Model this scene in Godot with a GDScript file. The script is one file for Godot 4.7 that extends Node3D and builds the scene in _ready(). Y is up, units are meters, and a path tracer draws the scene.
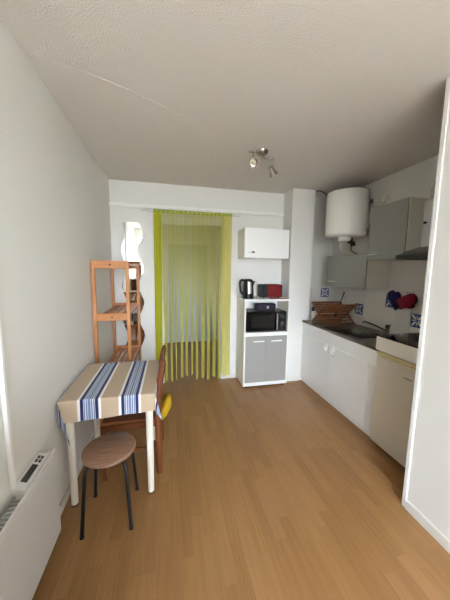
extends Node3D

# Studio kitchen. Units are metres, y up. The far wall (with the doorway) lies at z = ZF, daylight enters by the window behind the camera.
const XL := -0.707      # wall beside the table
const XR := 2.427       # wall behind the kitchen units
const ZF := -3.432      # wall with the doorway
const ZB := 2.5        # wall with the window
const H := 2.653        # ceiling
const BZ := -5.42       # end of the next room

var M := {}
var rng := RandomNumberGenerator.new()
var taken := {}

# ---------------------------------------------------------------- mesh helpers

func mb() -> SurfaceTool:
	var st := SurfaceTool.new()
	st.begin(Mesh.PRIMITIVE_TRIANGLES)
	return st

func tri(st: SurfaceTool, a: Vector3, b: Vector3, c: Vector3, na: Vector3, nb: Vector3, nc: Vector3, ua := Vector2.ZERO, ub := Vector2.ZERO, uc := Vector2.ZERO) -> void:
	if (c - a).cross(b - a).dot(na + nb + nc) < 0.0:
		var t := b; b = c; c = t
		t = nb; nb = nc; nc = t
		var u := ub; ub = uc; uc = u
	st.set_normal(na); st.set_uv(ua); st.add_vertex(a)
	st.set_normal(nb); st.set_uv(ub); st.add_vertex(b)
	st.set_normal(nc); st.set_uv(uc); st.add_vertex(c)

func flat(st: SurfaceTool, a: Vector3, b: Vector3, c: Vector3, out: Vector3) -> void:
	var n := (c - a).cross(b - a).normalized()
	if n.dot(out) < 0.0: n = -n
	tri(st, a, b, c, n, n, n)

func quad(st: SurfaceTool, a: Vector3, b: Vector3, c: Vector3, d: Vector3, out: Vector3) -> void:
	flat(st, a, b, c, out)
	flat(st, a, c, d, out)

# chamfered box between two corners
func box(st: SurfaceTool, lo: Vector3, hi: Vector3, bev := 0.0, tf := Transform3D.IDENTITY) -> void:
	var c := (lo + hi) * 0.5
	var h := (hi - lo).abs() * 0.5
	var b := minf(bev, minf(h.x, minf(h.y, h.z)) * 0.9)
	var p := func(sx: float, sy: float, sz: float, ax: int) -> Vector3:
		var v := Vector3(sx * (h.x - (0.0 if ax == 0 else b)), sy * (h.y - (0.0 if ax == 1 else b)), sz * (h.z - (0.0 if ax == 2 else b)))
		return tf * (c + v)
	var o := tf * c
	for s in [-1.0, 1.0]:
		quad(st, p.call(s, -1, -1, 0), p.call(s, 1, -1, 0), p.call(s, 1, 1, 0), p.call(s, -1, 1, 0), tf.basis * Vector3(s, 0, 0))
		quad(st, p.call(-1, s, -1, 1), p.call(1, s, -1, 1), p.call(1, s, 1, 1), p.call(-1, s, 1, 1), tf.basis * Vector3(0, s, 0))
		quad(st, p.call(-1, -1, s, 2), p.call(1, -1, s, 2), p.call(1, 1, s, 2), p.call(-1, 1, s, 2), tf.basis * Vector3(0, 0, s))
	if b <= 0.0: return
	for s in [-1.0, 1.0]:
		for t in [-1.0, 1.0]:
			quad(st, p.call(s, t, -1, 0), p.call(s, t, -1, 1), p.call(s, t, 1, 1), p.call(s, t, 1, 0), tf.basis * Vector3(s, t, 0))
			quad(st, p.call(s, -1, t, 0), p.call(s, -1, t, 2), p.call(s, 1, t, 2), p.call(s, 1, t, 0), tf.basis * Vector3(s, 0, t))
			quad(st, p.call(-1, s, t, 1), p.call(-1, s, t, 2), p.call(1, s, t, 2), p.call(1, s, t, 1), tf.basis * Vector3(0, s, t))
			for u in [-1.0, 1.0]:
				flat(st, p.call(s, t, u, 0), p.call(s, t, u, 1), p.call(s, t, u, 2), tf.basis * Vector3(s, t, u))

func bb(x0: float, x1: float, y0: float, y1: float, z0: float, z1: float, bev := 0.002) -> SurfaceTool:
	var st := mb()
	box(st, Vector3(x0, y0, z0), Vector3(x1, y1, z1), bev)
	return st

# tube along points; radius one number or one for each point
func tube(st: SurfaceTool, pts: Array, radius, sides := 12, squash := 1.0) -> void:
	var n := pts.size()
	var rings := []
	var normals := []
	var up := Vector3.UP
	var t0: Vector3 = (pts[1] - pts[0]).normalized()
	if absf(t0.dot(up)) > 0.9: up = Vector3.RIGHT
	var side := t0.cross(up).normalized()
	for i in n:
		var t: Vector3
		if i == 0: t = pts[1] - pts[0]
		elif i == n - 1: t = pts[i] - pts[i - 1]
		else: t = (pts[i + 1] - pts[i]).normalized() + (pts[i] - pts[i - 1]).normalized()
		t = t.normalized()
		side = (side - t * side.dot(t)).normalized()
		var other := t.cross(side).normalized()
		var ring := []
		var nn := []
		var r: float = radius[i] if radius is Array else radius
		for k in sides:
			var a := TAU * k / sides
			var d: Vector3 = side * cos(a) + other * sin(a) * squash
			ring.append(pts[i] + d * r)
			nn.append((side * cos(a) * squash + other * sin(a)).normalized())
		rings.append(ring)
		normals.append(nn)
	for i in n - 1:
		for k in sides:
			var k2 := (k + 1) % sides
			tri(st, rings[i][k], rings[i][k2], rings[i + 1][k2], normals[i][k], normals[i][k2], normals[i + 1][k2])
			tri(st, rings[i][k], rings[i + 1][k2], rings[i + 1][k], normals[i][k], normals[i + 1][k2], normals[i + 1][k])
	for e in [0, n - 1]:
		var out: Vector3 = (pts[0] - pts[1]) if e == 0 else (pts[n - 1] - pts[n - 2])
		for k in sides:
			flat(st, pts[e], rings[e][k], rings[e][(k + 1) % sides], out)

# turned shape: profile of (radius, height) about the y axis of tf; neighbours with a sharp corner are doubled by the caller
func lathe(st: SurfaceTool, prof: Array, tf := Transform3D.IDENTITY, n := 32) -> void:
	for i in prof.size() - 1:
		var p: Vector2 = prof[i]
		var q: Vector2 = prof[i + 1]
		if p.distance_to(q) < 1e-6: continue
		var s := seg_n(prof, i, p, q)
		for k in n:
			var a := TAU * k / n
			var b := TAU * (k + 1) / n
			var ca := Vector3(cos(a), 0, sin(a))
			var cb := Vector3(cos(b), 0, sin(b))
			var v := [ca * p.x + Vector3(0, p.y, 0), cb * p.x + Vector3(0, p.y, 0), cb * q.x + Vector3(0, q.y, 0), ca * q.x + Vector3(0, q.y, 0)]
			var nn := [ca * s[0].x + Vector3(0, s[0].y, 0), cb * s[0].x + Vector3(0, s[0].y, 0), cb * s[1].x + Vector3(0, s[1].y, 0), ca * s[1].x + Vector3(0, s[1].y, 0)]
			for j in 4:
				v[j] = tf * v[j]
				nn[j] = (tf.basis * nn[j]).normalized()
			if p.x > 1e-6: tri(st, v[0], v[1], v[2], nn[0], nn[1], nn[2])
			if q.x > 1e-6: tri(st, v[0], v[2], v[3], nn[0], nn[2], nn[3])

func seg_n(prof: Array, i: int, p: Vector2, q: Vector2) -> Array:
	var f := func(a: Vector2, b: Vector2) -> Vector2: return Vector2(b.y - a.y, -(b.x - a.x)).normalized()
	var me: Vector2 = f.call(p, q)
	var n0 := me
	var n1 := me
	if i > 0 and prof[i - 1].distance_to(p) > 1e-6:
		var e: Vector2 = f.call(prof[i - 1], p)
		if e.dot(me) > 0.6: n0 = (e + me).normalized()
	if i + 2 < prof.size() and prof[i + 2].distance_to(q) > 1e-6:
		var e2: Vector2 = f.call(q, prof[i + 2])
		if e2.dot(me) > 0.6: n1 = (e2 + me).normalized()
	return [n0, n1]

# outline in the x-y plane of tf, thickness along its z (centred)
func prism(st: SurfaceTool, poly: PackedVector2Array, thick: float, tf := Transform3D.IDENTITY) -> void:
	var idx := Geometry2D.triangulate_polygon(poly)
	var h := thick * 0.5
	for s in [-1.0, 1.0]:
		var nrm := tf.basis * Vector3(0, 0, s)
		for i in range(0, idx.size(), 3):
			var v := []
			for j in 3:
				var q := poly[idx[i + j]]
				v.append(tf * Vector3(q.x, q.y, s * h))
			flat(st, v[0], v[1], v[2], nrm)
	var ccw := not Geometry2D.is_polygon_clockwise(poly)
	for i in poly.size():
		var a := poly[i]
		var b := poly[(i + 1) % poly.size()]
		var o := Vector2(b.y - a.y, a.x - b.x) * (1.0 if ccw else -1.0)
		quad(st, tf * Vector3(a.x, a.y, -h), tf * Vector3(b.x, b.y, -h), tf * Vector3(b.x, b.y, h), tf * Vector3(a.x, a.y, h), tf.basis * Vector3(o.x, o.y, 0))

func at(p: Vector3, axis := Vector3.UP, deg := 0.0) -> Transform3D:
	return Transform3D(Basis(axis.normalized(), deg_to_rad(deg)), p)

# y axis of the transform along a direction
func along(p: Vector3, dir: Vector3) -> Transform3D:
	var y := dir.normalized()
	var x := y.cross(Vector3.RIGHT if absf(y.x) < 0.9 else Vector3.BACK).normalized()
	return Transform3D(Basis(x, y, x.cross(y)), p)

func bend(a: Vector3, b: Vector3, c: Vector3, n := 6) -> Array:
	var r := []
	for i in n + 1:
		var t := float(i) / n
		r.append(a.lerp(b, t).lerp(b.lerp(c, t), t))
	return r

# ---------------------------------------------------------------- scene helpers

func obj(called: String, st: SurfaceTool, m: Material, parent: Node3D = self) -> MeshInstance3D:
	var o := MeshInstance3D.new()
	o.name = called
	st.index()
	o.mesh = st.commit()
	o.material_override = m
	parent.add_child(o, true)
	return o

func numbered(called: String) -> String:
	taken[called] = taken.get(called, -1) + 1
	return called if taken[called] == 0 else "%s_%03d" % [called, taken[called]]

func thing(called: String, label: String, category: String, group := "", where := Vector3.ZERO) -> Node3D:
	var o := Node3D.new()
	o.name = numbered(called)
	add_child(o)
	o.position = where
	tag(o, label, category, group)
	return o

func tag(o: Node3D, label: String, category: String, group := "") -> void:
	o.set_meta("label", label)
	o.set_meta("category", category)
	if group: o.set_meta("group", group)

func setting(called: String, st: SurfaceTool, m: Material) -> MeshInstance3D:
	var o := obj(called, st, m)
	o.set_meta("kind", "structure")
	return o

# ---------------------------------------------------------------- materials

func mat(c: Color, rough := 0.6, metal := 0.0) -> StandardMaterial3D:
	var m := StandardMaterial3D.new()
	m.albedo_color = c
	m.roughness = rough
	m.metallic = metal
	return m

func noise_tex(freq: float, octaves: int, lo: Color, hi: Color, seed_n: int, w := 256, h := 256, normal := false) -> NoiseTexture2D:
	var n := FastNoiseLite.new()
	n.seed = seed_n
	n.frequency = freq
	n.fractal_octaves = octaves
	var t := NoiseTexture2D.new()
	t.noise = n
	t.width = w
	t.height = h
	t.seamless = true
	if normal:
		t.as_normal_map = true
		t.bump_strength = 4.0
	else:
		var g := Gradient.new()
		g.set_color(0, lo)
		g.set_color(1, hi)
		t.color_ramp = g
	return t

# wood: streaks along one axis of a picture, mapped by triplanar so that the streaks run along the wanted axis of the piece
func grain_image(seed_n: int, dark: Color, light: Color, along_u: bool, lines := 26.0) -> ImageTexture:
	var n := FastNoiseLite.new()
	n.seed = seed_n
	n.frequency = 1.0
	n.fractal_octaves = 4
	var im := Image.create(256, 256, false, Image.FORMAT_RGB8)
	for y in 256:
		for x in 256:
			var s := (y if along_u else x) / 256.0
			var l := (x if along_u else y) / 256.0
			# wraps by circling
			var v := n.get_noise_3d(lines * 0.16 * cos(TAU * s) + 3.0, lines * 0.16 * sin(TAU * s), 0.9 * sin(TAU * l)) * 0.6
			v += n.get_noise_3d(lines * 0.9 * cos(TAU * s), lines * 0.9 * sin(TAU * s) + 9.0, 1.6 * cos(TAU * l)) * 0.55
			im.set_pixel(x, y, dark.lerp(light, clampf(v + 0.5, 0.0, 1.0)))
	return ImageTexture.create_from_image(im)

func wood(dark: Color, light: Color, seed_n: int, along_u: bool, scale: Vector3, rough := 0.5, lines := 26.0) -> StandardMaterial3D:
	var m := mat(Color.WHITE, rough)
	m.albedo_texture = grain_image(seed_n, dark, light, along_u, lines)
	m.uv1_triplanar = true
	m.uv1_world_triplanar = true
	m.uv1_scale = scale
	return m

func rgb(r: float, g: float, b: float) -> Color:
	return Color(r / 255.0, g / 255.0, b / 255.0)

func make_materials() -> void:
	# painted plaster with a fine roller texture
	var bump := noise_tex(0.09, 3, Color.BLACK, Color.WHITE, 5, 512, 512)
	var paint := func(c: Color, rough: float, relief: float) -> StandardMaterial3D:
		var m := mat(c, rough)
		m.uv1_triplanar = true
		m.uv1_world_triplanar = true
		m.uv1_scale = Vector3.ONE * 2.2
		m.heightmap_enabled = true
		m.heightmap_texture = bump
		m.heightmap_scale = relief
		return m
	M.wall = paint.call(rgb(226, 224, 217), 0.6, 0.1)
	M.ceiling = paint.call(rgb(224, 219, 211), 0.75, 0.2)
	M.skirting = mat(rgb(222, 219, 211), 0.55)
	M.trim = mat(rgb(238, 237, 232), 0.35)
	M.white = mat(rgb(240, 239, 235), 0.3)
	M.white_warm = mat(rgb(232, 228, 214), 0.35)
	M.enamel = mat(rgb(238, 236, 228), 0.22)
	M.fridge = mat(rgb(216, 209, 192), 0.3)
	M.radiator = mat(rgb(222, 221, 217), 0.35)
	M.grey_door = mat(rgb(142, 142, 132), 0.35)
	M.grey_front = mat(rgb(152, 149, 143), 0.35)
	M.chrome = mat(rgb(205, 203, 198), 0.12, 1.0)
	M.steel = mat(rgb(122, 117, 110), 0.24, 1.0)
	M.tap = mat(rgb(112, 106, 98), 0.22, 1.0)
	M.brushed = mat(rgb(214, 210, 204), 0.38, 1.0)
	M.nickel = mat(rgb(168, 164, 154), 0.2, 1.0)
	M.black = mat(rgb(18, 18, 19), 0.35)
	M.knob = mat(rgb(44, 44, 45), 0.3)
	M.black_gloss = mat(rgb(10, 10, 11), 0.08)
	M.black_metal = mat(rgb(20, 20, 22), 0.4)
	M.dark_window = mat(rgb(34, 32, 30), 0.12)
	M.red = mat(rgb(112, 11, 15), 0.35)
	M.rubber = mat(rgb(24, 24, 24), 0.7)
	M.hood = mat(rgb(92, 91, 86), 0.4, 0.4)
	M.hood_dark = mat(rgb(60, 60, 58), 0.5, 0.3)
	M.handle_strip = mat(rgb(212, 196, 148), 0.45)
	M.grout = mat(rgb(205, 200, 188), 0.8)
	M.tile = mat(rgb(228, 224, 214), 0.18)
	M.tile2 = mat(rgb(232, 228, 220), 0.18)
	M.glaze_blue = mat(rgb(64, 86, 138), 0.2)
	M.mirror = mat(rgb(236, 240, 236), 0.015, 1.0)
	M.purple = mat(rgb(26, 12, 33), 0.7)
	M.pale = mat(rgb(200, 190, 210), 0.5)
	M.copper = mat(rgb(150, 96, 66), 0.3, 1.0)
	M.brass_dark = mat(rgb(42, 38, 36), 0.45, 0.3)
	M.lcd = mat(rgb(52, 60, 58), 0.2)
	M.grille = mat(rgb(150, 152, 152), 0.5)
	M.badge = mat(rgb(150, 150, 146), 0.4)
	M.subfloor = mat(rgb(92, 66, 42), 0.8)
	M.table_leg = mat(rgb(232, 226, 210), 0.35)
	M.laminate = mat(rgb(225, 220, 208), 0.5)
	M.bedroom_door = mat(rgb(196, 200, 196), 0.45)
	M.rod = mat(rgb(206, 205, 196), 0.4)
	var g := StandardMaterial3D.new()
	g.transparency = BaseMaterial3D.TRANSPARENCY_ALPHA
	g.albedo_color = Color(0.95, 0.97, 0.97, 0.06)
	g.roughness = 0.02
	M.pane = g
	var jar := g.duplicate()
	jar.albedo_color = Color(0.95, 0.96, 0.96, 0.1)
	M.jar = jar
	# cloths
	var weave := noise_tex(0.35, 2, Color.BLACK, Color.WHITE, 11, 256, 256)
	var cloth := func(c: Color) -> StandardMaterial3D:
		var m := mat(c, 0.9)
		m.uv1_triplanar = true
		m.uv1_scale = Vector3.ONE * 9.0
		m.heightmap_enabled = true
		m.heightmap_texture = weave
		m.heightmap_scale = 0.15
		m.rim_enabled = true
		m.rim = 0.25
		return m
	M.yellow = cloth.call(rgb(190, 148, 10))
	M.mitt_blue = cloth.call(rgb(40, 32, 96))
	M.mitt_red = cloth.call(rgb(140, 10, 44))
	M.blue_plastic = mat(rgb(36, 54, 112), 0.35)
	# string curtain
	M.string = mat(rgb(194, 190, 84), 0.7)
	M.string.backlight_enabled = true
	M.string.backlight = Color(0.35, 0.35, 0.12)
	M.string_lime = mat(rgb(184, 184, 30), 0.7)
	M.string_lime.backlight_enabled = true
	M.string_lime.backlight = Color(0.35, 0.36, 0.05)
	M.string_pale = mat(rgb(214, 204, 122), 0.7)
	M.curtain_head = mat(rgb(156, 164, 46), 0.8)
	# woods
	M.pine = wood(rgb(164, 100, 54), rgb(206, 146, 90), 21, false, Vector3(4, 0.9, 4), 0.5)
	M.pine_x = wood(rgb(164, 100, 54), rgb(206, 146, 90), 22, true, Vector3(0.9, 5, 5), 0.5)
	M.pine_z = wood(rgb(160, 98, 54), rgb(202, 142, 88), 23, false, Vector3(5, 5, 0.9), 0.5)
	M.chair = wood(rgb(92, 48, 22), rgb(128, 72, 36), 24, false, Vector3(5, 1.2, 5), 0.4)
	M.chair_x = wood(rgb(92, 48, 22), rgb(128, 72, 36), 25, true, Vector3(1.2, 5, 5), 0.4)
	M.stool = wood(rgb(122, 90, 70), rgb(166, 130, 106), 26, true, Vector3(1.3, 4, 4), 0.45, 20.0)
	M.rack = wood(rgb(104, 58, 28), rgb(146, 90, 48), 27, true, Vector3(2, 6, 6), 0.55)
	M.board = wood(rgb(120, 70, 42), rgb(156, 98, 62), 28, true, Vector3(2, 5, 5), 0.5)
	# beech laminate: one grain picture a tone
	M.plank = []
	var tones := [[158, 113, 66], [163, 118, 69], [153, 109, 63], [167, 122, 74], [159, 115, 67], [156, 111, 66], [164, 119, 72], [161, 117, 68]]
	for i in tones.size():
		var c := rgb(tones[i][0], tones[i][1], tones[i][2])
		var m := wood(c.darkened(0.09), c.lightened(0.05), 40 + i % 3, false, Vector3(3.1, 3.1, 0.45), 0.34, 34.0)
		m.uv1_offset = Vector3(0.13 * i, 0.0, 0.29 * i)
		M.plank.append(m)

# ---------------------------------------------------------------- setting

func build_setting() -> void:
	# floor: a bed with strips on it, in view one by one, the rest joined
	var fl := setting("floor", bb(XL - 0.15, XR + 0.15, -0.12, -0.004, BZ - 0.1, ZB + 0.15, 0), M.subfloor)
	rng.seed = 7
	var w := 0.0685
	var rest := []
	for i in 8: rest.append(mb())
	var kinds := {}
	var cols := int(ceil((XR - XL) / w))
	for c in cols:
		var x0 := XL + c * w
		var x1 := minf(x0 + w, XR)
		var z := ZB - rng.randf() * 0.5
		var last := -1
		var z1 := ZB
		while z1 > BZ:
			var z0 := maxf(z, BZ)
			var tone := rng.randi() % 8
			if tone == last: tone = (tone + 3) % 8
			last = tone
			var edge := -0.9 + (0.45 - (x0 + x1) * 0.5) * 0.2 + 0.0
			var seen := z0 < edge and z1 > ZF + 0.02 and x0 < 1.83 and not (x0 > 1.52 and z0 > -1.3)
			if seen:
				var len_key := "%d_%d" % [roundi((z1 - z0) * 1000), roundi((x1 - x0) * 10000)]
				if not kinds.has(len_key):
					var st := mb()
					box(st, Vector3(-(x1 - x0) * 0.5 + 0.0001, -0.004, -(z1 - z0) * 0.5 + 0.0001), Vector3((x1 - x0) * 0.5 - 0.0001, 0, (z1 - z0) * 0.5 - 0.0001), 0.0004)
					st.index()
					kinds[len_key] = st.commit()
				var o := MeshInstance3D.new()
				o.name = "plank"
				o.mesh = kinds[len_key]
				o.material_override = M.plank[tone]
				o.position = Vector3((x0 + x1) * 0.5, 0, (z0 + z1) * 0.5)
				fl.add_child(o, true)
			else:
				box(rest[tone], Vector3(x0 + 0.0001, -0.004, z0 + 0.0001), Vector3(x1 - 0.0001, 0, z1 - 0.0001), 0.0)
			z1 = z0
			z = z0 - [0.44, 0.50, 0.56][rng.randi() % 3]
	for i in 8:
		var r := obj("planking", rest[i], M.plank[i], fl)
		r.set_meta("kind", "stuff")

	# ceiling with the raised seams of its paper
	var ce := setting("ceiling", bb(XL - 0.15, XR + 0.15, H, H + 0.15, ZF - 0.12, ZB + 0.15, 0), M.ceiling)
	for seam in [[Vector3(0.441, H, ZB), Vector3(0.446, H, -1.2), Vector3(0.449, H, -1.62)], [Vector3(0.409, H, -2.33), Vector3(0.42, H, -2.9), Vector3(0.431, H, -3.40)],
			[Vector3(-0.70, H, -1.6), Vector3(-0.46, H, -1.655), Vector3(-0.219, H, -1.754), Vector3(0.1, H, -1.94), Vector3(0.419, H, -2.154)]]:
		var st := mb()
		tube(st, seam, 0.0017, 8, 1.0)
		obj("seam", st, M.ceiling, ce)

	setting("wall_left", bb(XL - 0.15, XL, 0, H, ZF - 0.12, ZB + 0.15, 0), M.wall)
	var st := mb()
	box(st, Vector3(XR, 0, ZF - 0.12), Vector3(XR + 0.15, H, ZB + 0.15))
	var wr := setting("wall_right", st, M.wall)

	# wall with the doorway
	var d0 := -0.10; var d1 := 0.72; var dh := 2.19
	st = mb()
	box(st, Vector3(XL, 0, ZF - 0.12), Vector3(d0, H, ZF))
	box(st, Vector3(d1, 0, ZF - 0.12), Vector3(XR, H, ZF))
	box(st, Vector3(d0, dh, ZF - 0.12), Vector3(d1, H, ZF))
	var wf := setting("wall_far", st, M.wall)
	st = mb()
	box(st, Vector3(d0 - 0.06, 0, ZF), Vector3(d0, dh + 0.06, ZF + 0.015), 0.003)
	box(st, Vector3(d1, 0, ZF), Vector3(d1 + 0.06, dh + 0.06, ZF + 0.015), 0.003)
	box(st, Vector3(d0, dh, ZF), Vector3(d1, dh + 0.06, ZF + 0.015), 0.003)
	box(st, Vector3(d0, 0, ZF - 0.12), Vector3(d0 + 0.018, dh, ZF), 0.002)
	box(st, Vector3(d1 - 0.018, 0, ZF - 0.12), Vector3(d1, dh, ZF), 0.002)
	box(st, Vector3(d0 + 0.018, dh - 0.018, ZF - 0.12), Vector3(d1 - 0.018, dh, ZF), 0.002)
	setting("door_1", st, M.trim)
	st = mb()
	box(st, Vector3(XL, 2.338, ZF), Vector3(1.6, 2.366, ZF + 0.028), 0.004)
	box(st, Vector3(XL, 2.366, ZF), Vector3(1.6, 2.386, ZF + 0.012), 0.003)
	setting("trim_1", st, M.trim)

	setting("wall_pillar", bb(1.60, 1.93, 0, H, ZF, -3.167, 0.004), M.wall)
	setting("baseboard_pillar", bb(1.57, 1.80, 0, 0.06, -3.167, -3.157, 0.002), M.skirting)
	setting("wall_partition", bb(1.53, 1.60, 0, H, -1.225, ZB, 0.003), M.wall)
	st = mb()
	box(st, Vector3(1.522, 0.0, -1.236), Vector3(1.53, H, -1.206), 0.003)
	box(st, Vector3(1.522, 0.0, -1.236), Vector3(1.606, H, -1.225), 0.003)
	setting("trim_2", st, M.trim)
	setting("baseboard_partition", bb(1.518, 1.53, 0.0, 0.07, -1.205, ZB, 0.003), M.skirting)
	setting("baseboard_left", bb(XL, XL + 0.011, 0.0, 0.07, ZF, ZB, 0.003), M.skirting)
	st = mb()
	box(st, Vector3(XL + 0.011, 0, ZF), Vector3(d0 - 0.06, 0.07, ZF + 0.011), 0.003)
	box(st, Vector3(d1 + 0.06, 0, ZF), Vector3(1.6, 0.07, ZF + 0.011), 0.003)
	setting("baseboard_far", st, M.skirting)

	# wall with the window, behind the camera
	var wx0 := -0.60; var wx1 := 1.45; var wy0 := 0.40; var wy1 := 2.42
	st = mb()
	box(st, Vector3(XL, 0, ZB), Vector3(wx0, H, ZB + 0.15))
	box(st, Vector3(wx1, 0, ZB), Vector3(XR, H, ZB + 0.15))
	box(st, Vector3(wx0, 0, ZB), Vector3(wx1, wy0, ZB + 0.15))
	box(st, Vector3(wx0, wy1, ZB), Vector3(wx1, H, ZB + 0.15))
	setting("wall_back", st, M.wall)
	st = mb()
	var mid := (wx0 + wx1) * 0.5
	for xx in [[wx0, wx0 + 0.05], [mid - 0.045, mid + 0.045], [wx1 - 0.05, wx1]]:
		box(st, Vector3(xx[0], wy0, ZB + 0.05), Vector3(xx[1], wy1, ZB + 0.10), 0.004)
	for yy in [[wy0, wy0 + 0.06], [wy1 - 0.05, wy1]]:
		box(st, Vector3(wx0 + 0.05, yy[0], ZB + 0.05), Vector3(mid - 0.045, yy[1], ZB + 0.10), 0.004)
		box(st, Vector3(mid + 0.045, yy[0], ZB + 0.05), Vector3(wx1 - 0.05, yy[1], ZB + 0.10), 0.004)
	var win := setting("window_1", st, M.trim)
	obj("pane", bb(wx0 + 0.05, mid - 0.045, wy0 + 0.06, wy1 - 0.05, ZB + 0.073, ZB + 0.077, 0), M.pane, win)
	obj("pane", bb(mid + 0.045, wx1 - 0.05, wy0 + 0.06, wy1 - 0.05, ZB + 0.073, ZB + 0.077, 0), M.pane, win)

	# the next room, seen through the string curtain
	var bl := -0.75; var br := 1.6
	st = mb()
	box(st, Vector3(bl - 0.1, 0, BZ), Vector3(bl, 1.3, ZF - 0.12))
	box(st, Vector3(bl - 0.1, 1.65, BZ), Vector3(bl, H, ZF - 0.12))
	box(st, Vector3(bl - 0.1, 1.3, BZ), Vector3(bl, 1.65, -4.7))
	box(st, Vector3(bl - 0.1, 1.3, -4.2), Vector3(bl, 1.65, ZF - 0.12))
	setting("wall_bedroom_left", st, M.wall)
	setting("wall_bedroom_right", bb(br, br + 0.1, 0, H, BZ, ZF - 0.12, 0), M.wall)
	setting("wall_bedroom_far", bb(bl - 0.1, br + 0.1, 0, H, BZ - 0.1, BZ, 0), M.wall)
	setting("ceiling_bedroom", bb(bl - 0.1, br + 0.1, H, H + 0.1, BZ - 0.1, ZF - 0.12, 0), M.ceiling)
	st = mb()
	for zz in [[-4.7, -4.66], [-4.24, -4.2]]:
		box(st, Vector3(bl - 0.08, 1.3, zz[0]), Vector3(bl - 0.03, 1.65, zz[1]), 0.003)
	for yy in [[1.3, 1.34], [1.61, 1.65]]:
		box(st, Vector3(bl - 0.08, yy[0], -4.66), Vector3(bl - 0.03, yy[1], -4.24), 0.003)
	var w2 := setting("window_2", st, M.trim)  # added unseen opening, lets in daylight to brighten the next room
	obj("pane", bb(bl - 0.057, bl - 0.053, 1.34, 1.61, -4.66, -4.24, 0), M.pane, w2)
	var dr := setting("door_2", bb(-0.02, 0.80, 0.01, 2.10, BZ, BZ + 0.03, 0.003), M.bedroom_door)
	for yy in [[0.15, 0.95], [1.1, 1.98]]:
		obj("panel", bb(0.09, 0.69, yy[0], yy[1], BZ + 0.03, BZ + 0.036, 0.004), M.bedroom_door, dr)
	setting("baseboard_bedroom", bb(bl, -0.02, 0, 0.07, BZ, BZ + 0.011, 0.002), M.skirting)

	# wall tiles behind the worktop: parts of the walls they are set in
	var decos := {"r2_4": true}
	var p := 0.16
	rng.seed = 3
	var rows := [[0.893, 1.01], [1.012, 1.17], [1.172, 1.33]]
	for r in 3:
		var y0: float = rows[r][0]
		var y1: float = rows[r][1]
		# kitchen wall, columns counted from the deco tile at z = -2.80
		for c in range(-4, 10):
			var zc := -2.80 + c * p
			var za := maxf(zc - 0.079, ZF + 0.009)
			var zb := minf(zc + 0.079, -1.3)
			if zb - za < 0.02: continue
			if r == 0 and zc > -1.84: pass
			var deco := (r == 1 and (c == 0 or c == 5)) or (r == 2 and c == 3)
			tile(wr, Vector3(XR - 0.0035, (y0 + y1) * 0.5, (za + zb) * 0.5), Vector2(zb - za, y1 - y0), true, deco)
		for c in range(0, 4):
			var xa := 1.932 + c * p
			if c == 3: xa += 0.0
			var xb := minf(xa + 0.158, XR - 0.008)
			if xb - xa < 0.01: continue
			tile(wf, Vector3((xa + xb) * 0.5, (y0 + y1) * 0.5, ZF + 0.0035), Vector2(xb - xa, y1 - y0), false, r == 2 and c == 2)

func tile(parent: Node3D, c: Vector3, size: Vector2, side: bool, deco: bool) -> void:
	var st := mb()
	var h := Vector3(0.0035, size.y * 0.5, size.x * 0.5) if side else Vector3(size.x * 0.5, size.y * 0.5, 0.0035)
	box(st, c - h, c + h, 0.0015)
	var t := obj("tile", st, [M.tile, M.tile2][rng.randi() % 2], parent)
	if not deco: return
	# blue glazed square with a white star of four leaves and a small white middle
	st = mb()
	var s := minf(size.x, size.y)
	var o := c + (Vector3(-0.0038, 0, 0) if side else Vector3(0, 0, 0.0038))
	var tf := Transform3D(Basis(Vector3(0, 0, 1), Vector3.UP, Vector3(-1, 0, 0)) if side else Basis.IDENTITY, o)
	var star := mb()
	var hs := s * 0.44
	prism(st, PackedVector2Array([Vector2(-hs, -hs), Vector2(hs, -hs), Vector2(hs, hs), Vector2(-hs, hs)]), 0.0008, tf)
	var above := tf.translated_local(Vector3(0, 0, 0.0006))
	for k in 8:
		var a := k * PI * 0.25
		var reach := 0.50 if k % 2 == 1 else 0.30
		var wide := 0.07 if k % 2 == 1 else 0.035
		var poly := PackedVector2Array()
		for i in 11:
			var u := i / 10.0
			poly.append((Vector2(cos(a), sin(a)) * (0.06 + reach * u) + Vector2(-sin(a), cos(a)) * sin(PI * u) * wide) * s)
		for i in range(9, 0, -1):
			var u := i / 10.0
			poly.append((Vector2(cos(a), sin(a)) * (0.06 + reach * u) - Vector2(-sin(a), cos(a)) * sin(PI * u) * wide) * s)
		prism(star, poly, 0.0006, above)
	obj("white_figure", star, M.tile, t)
	obj("blue_figure", st, M.glaze_blue, t)

# ---------------------------------------------------------------- doorway, mirrors, shelf

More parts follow.
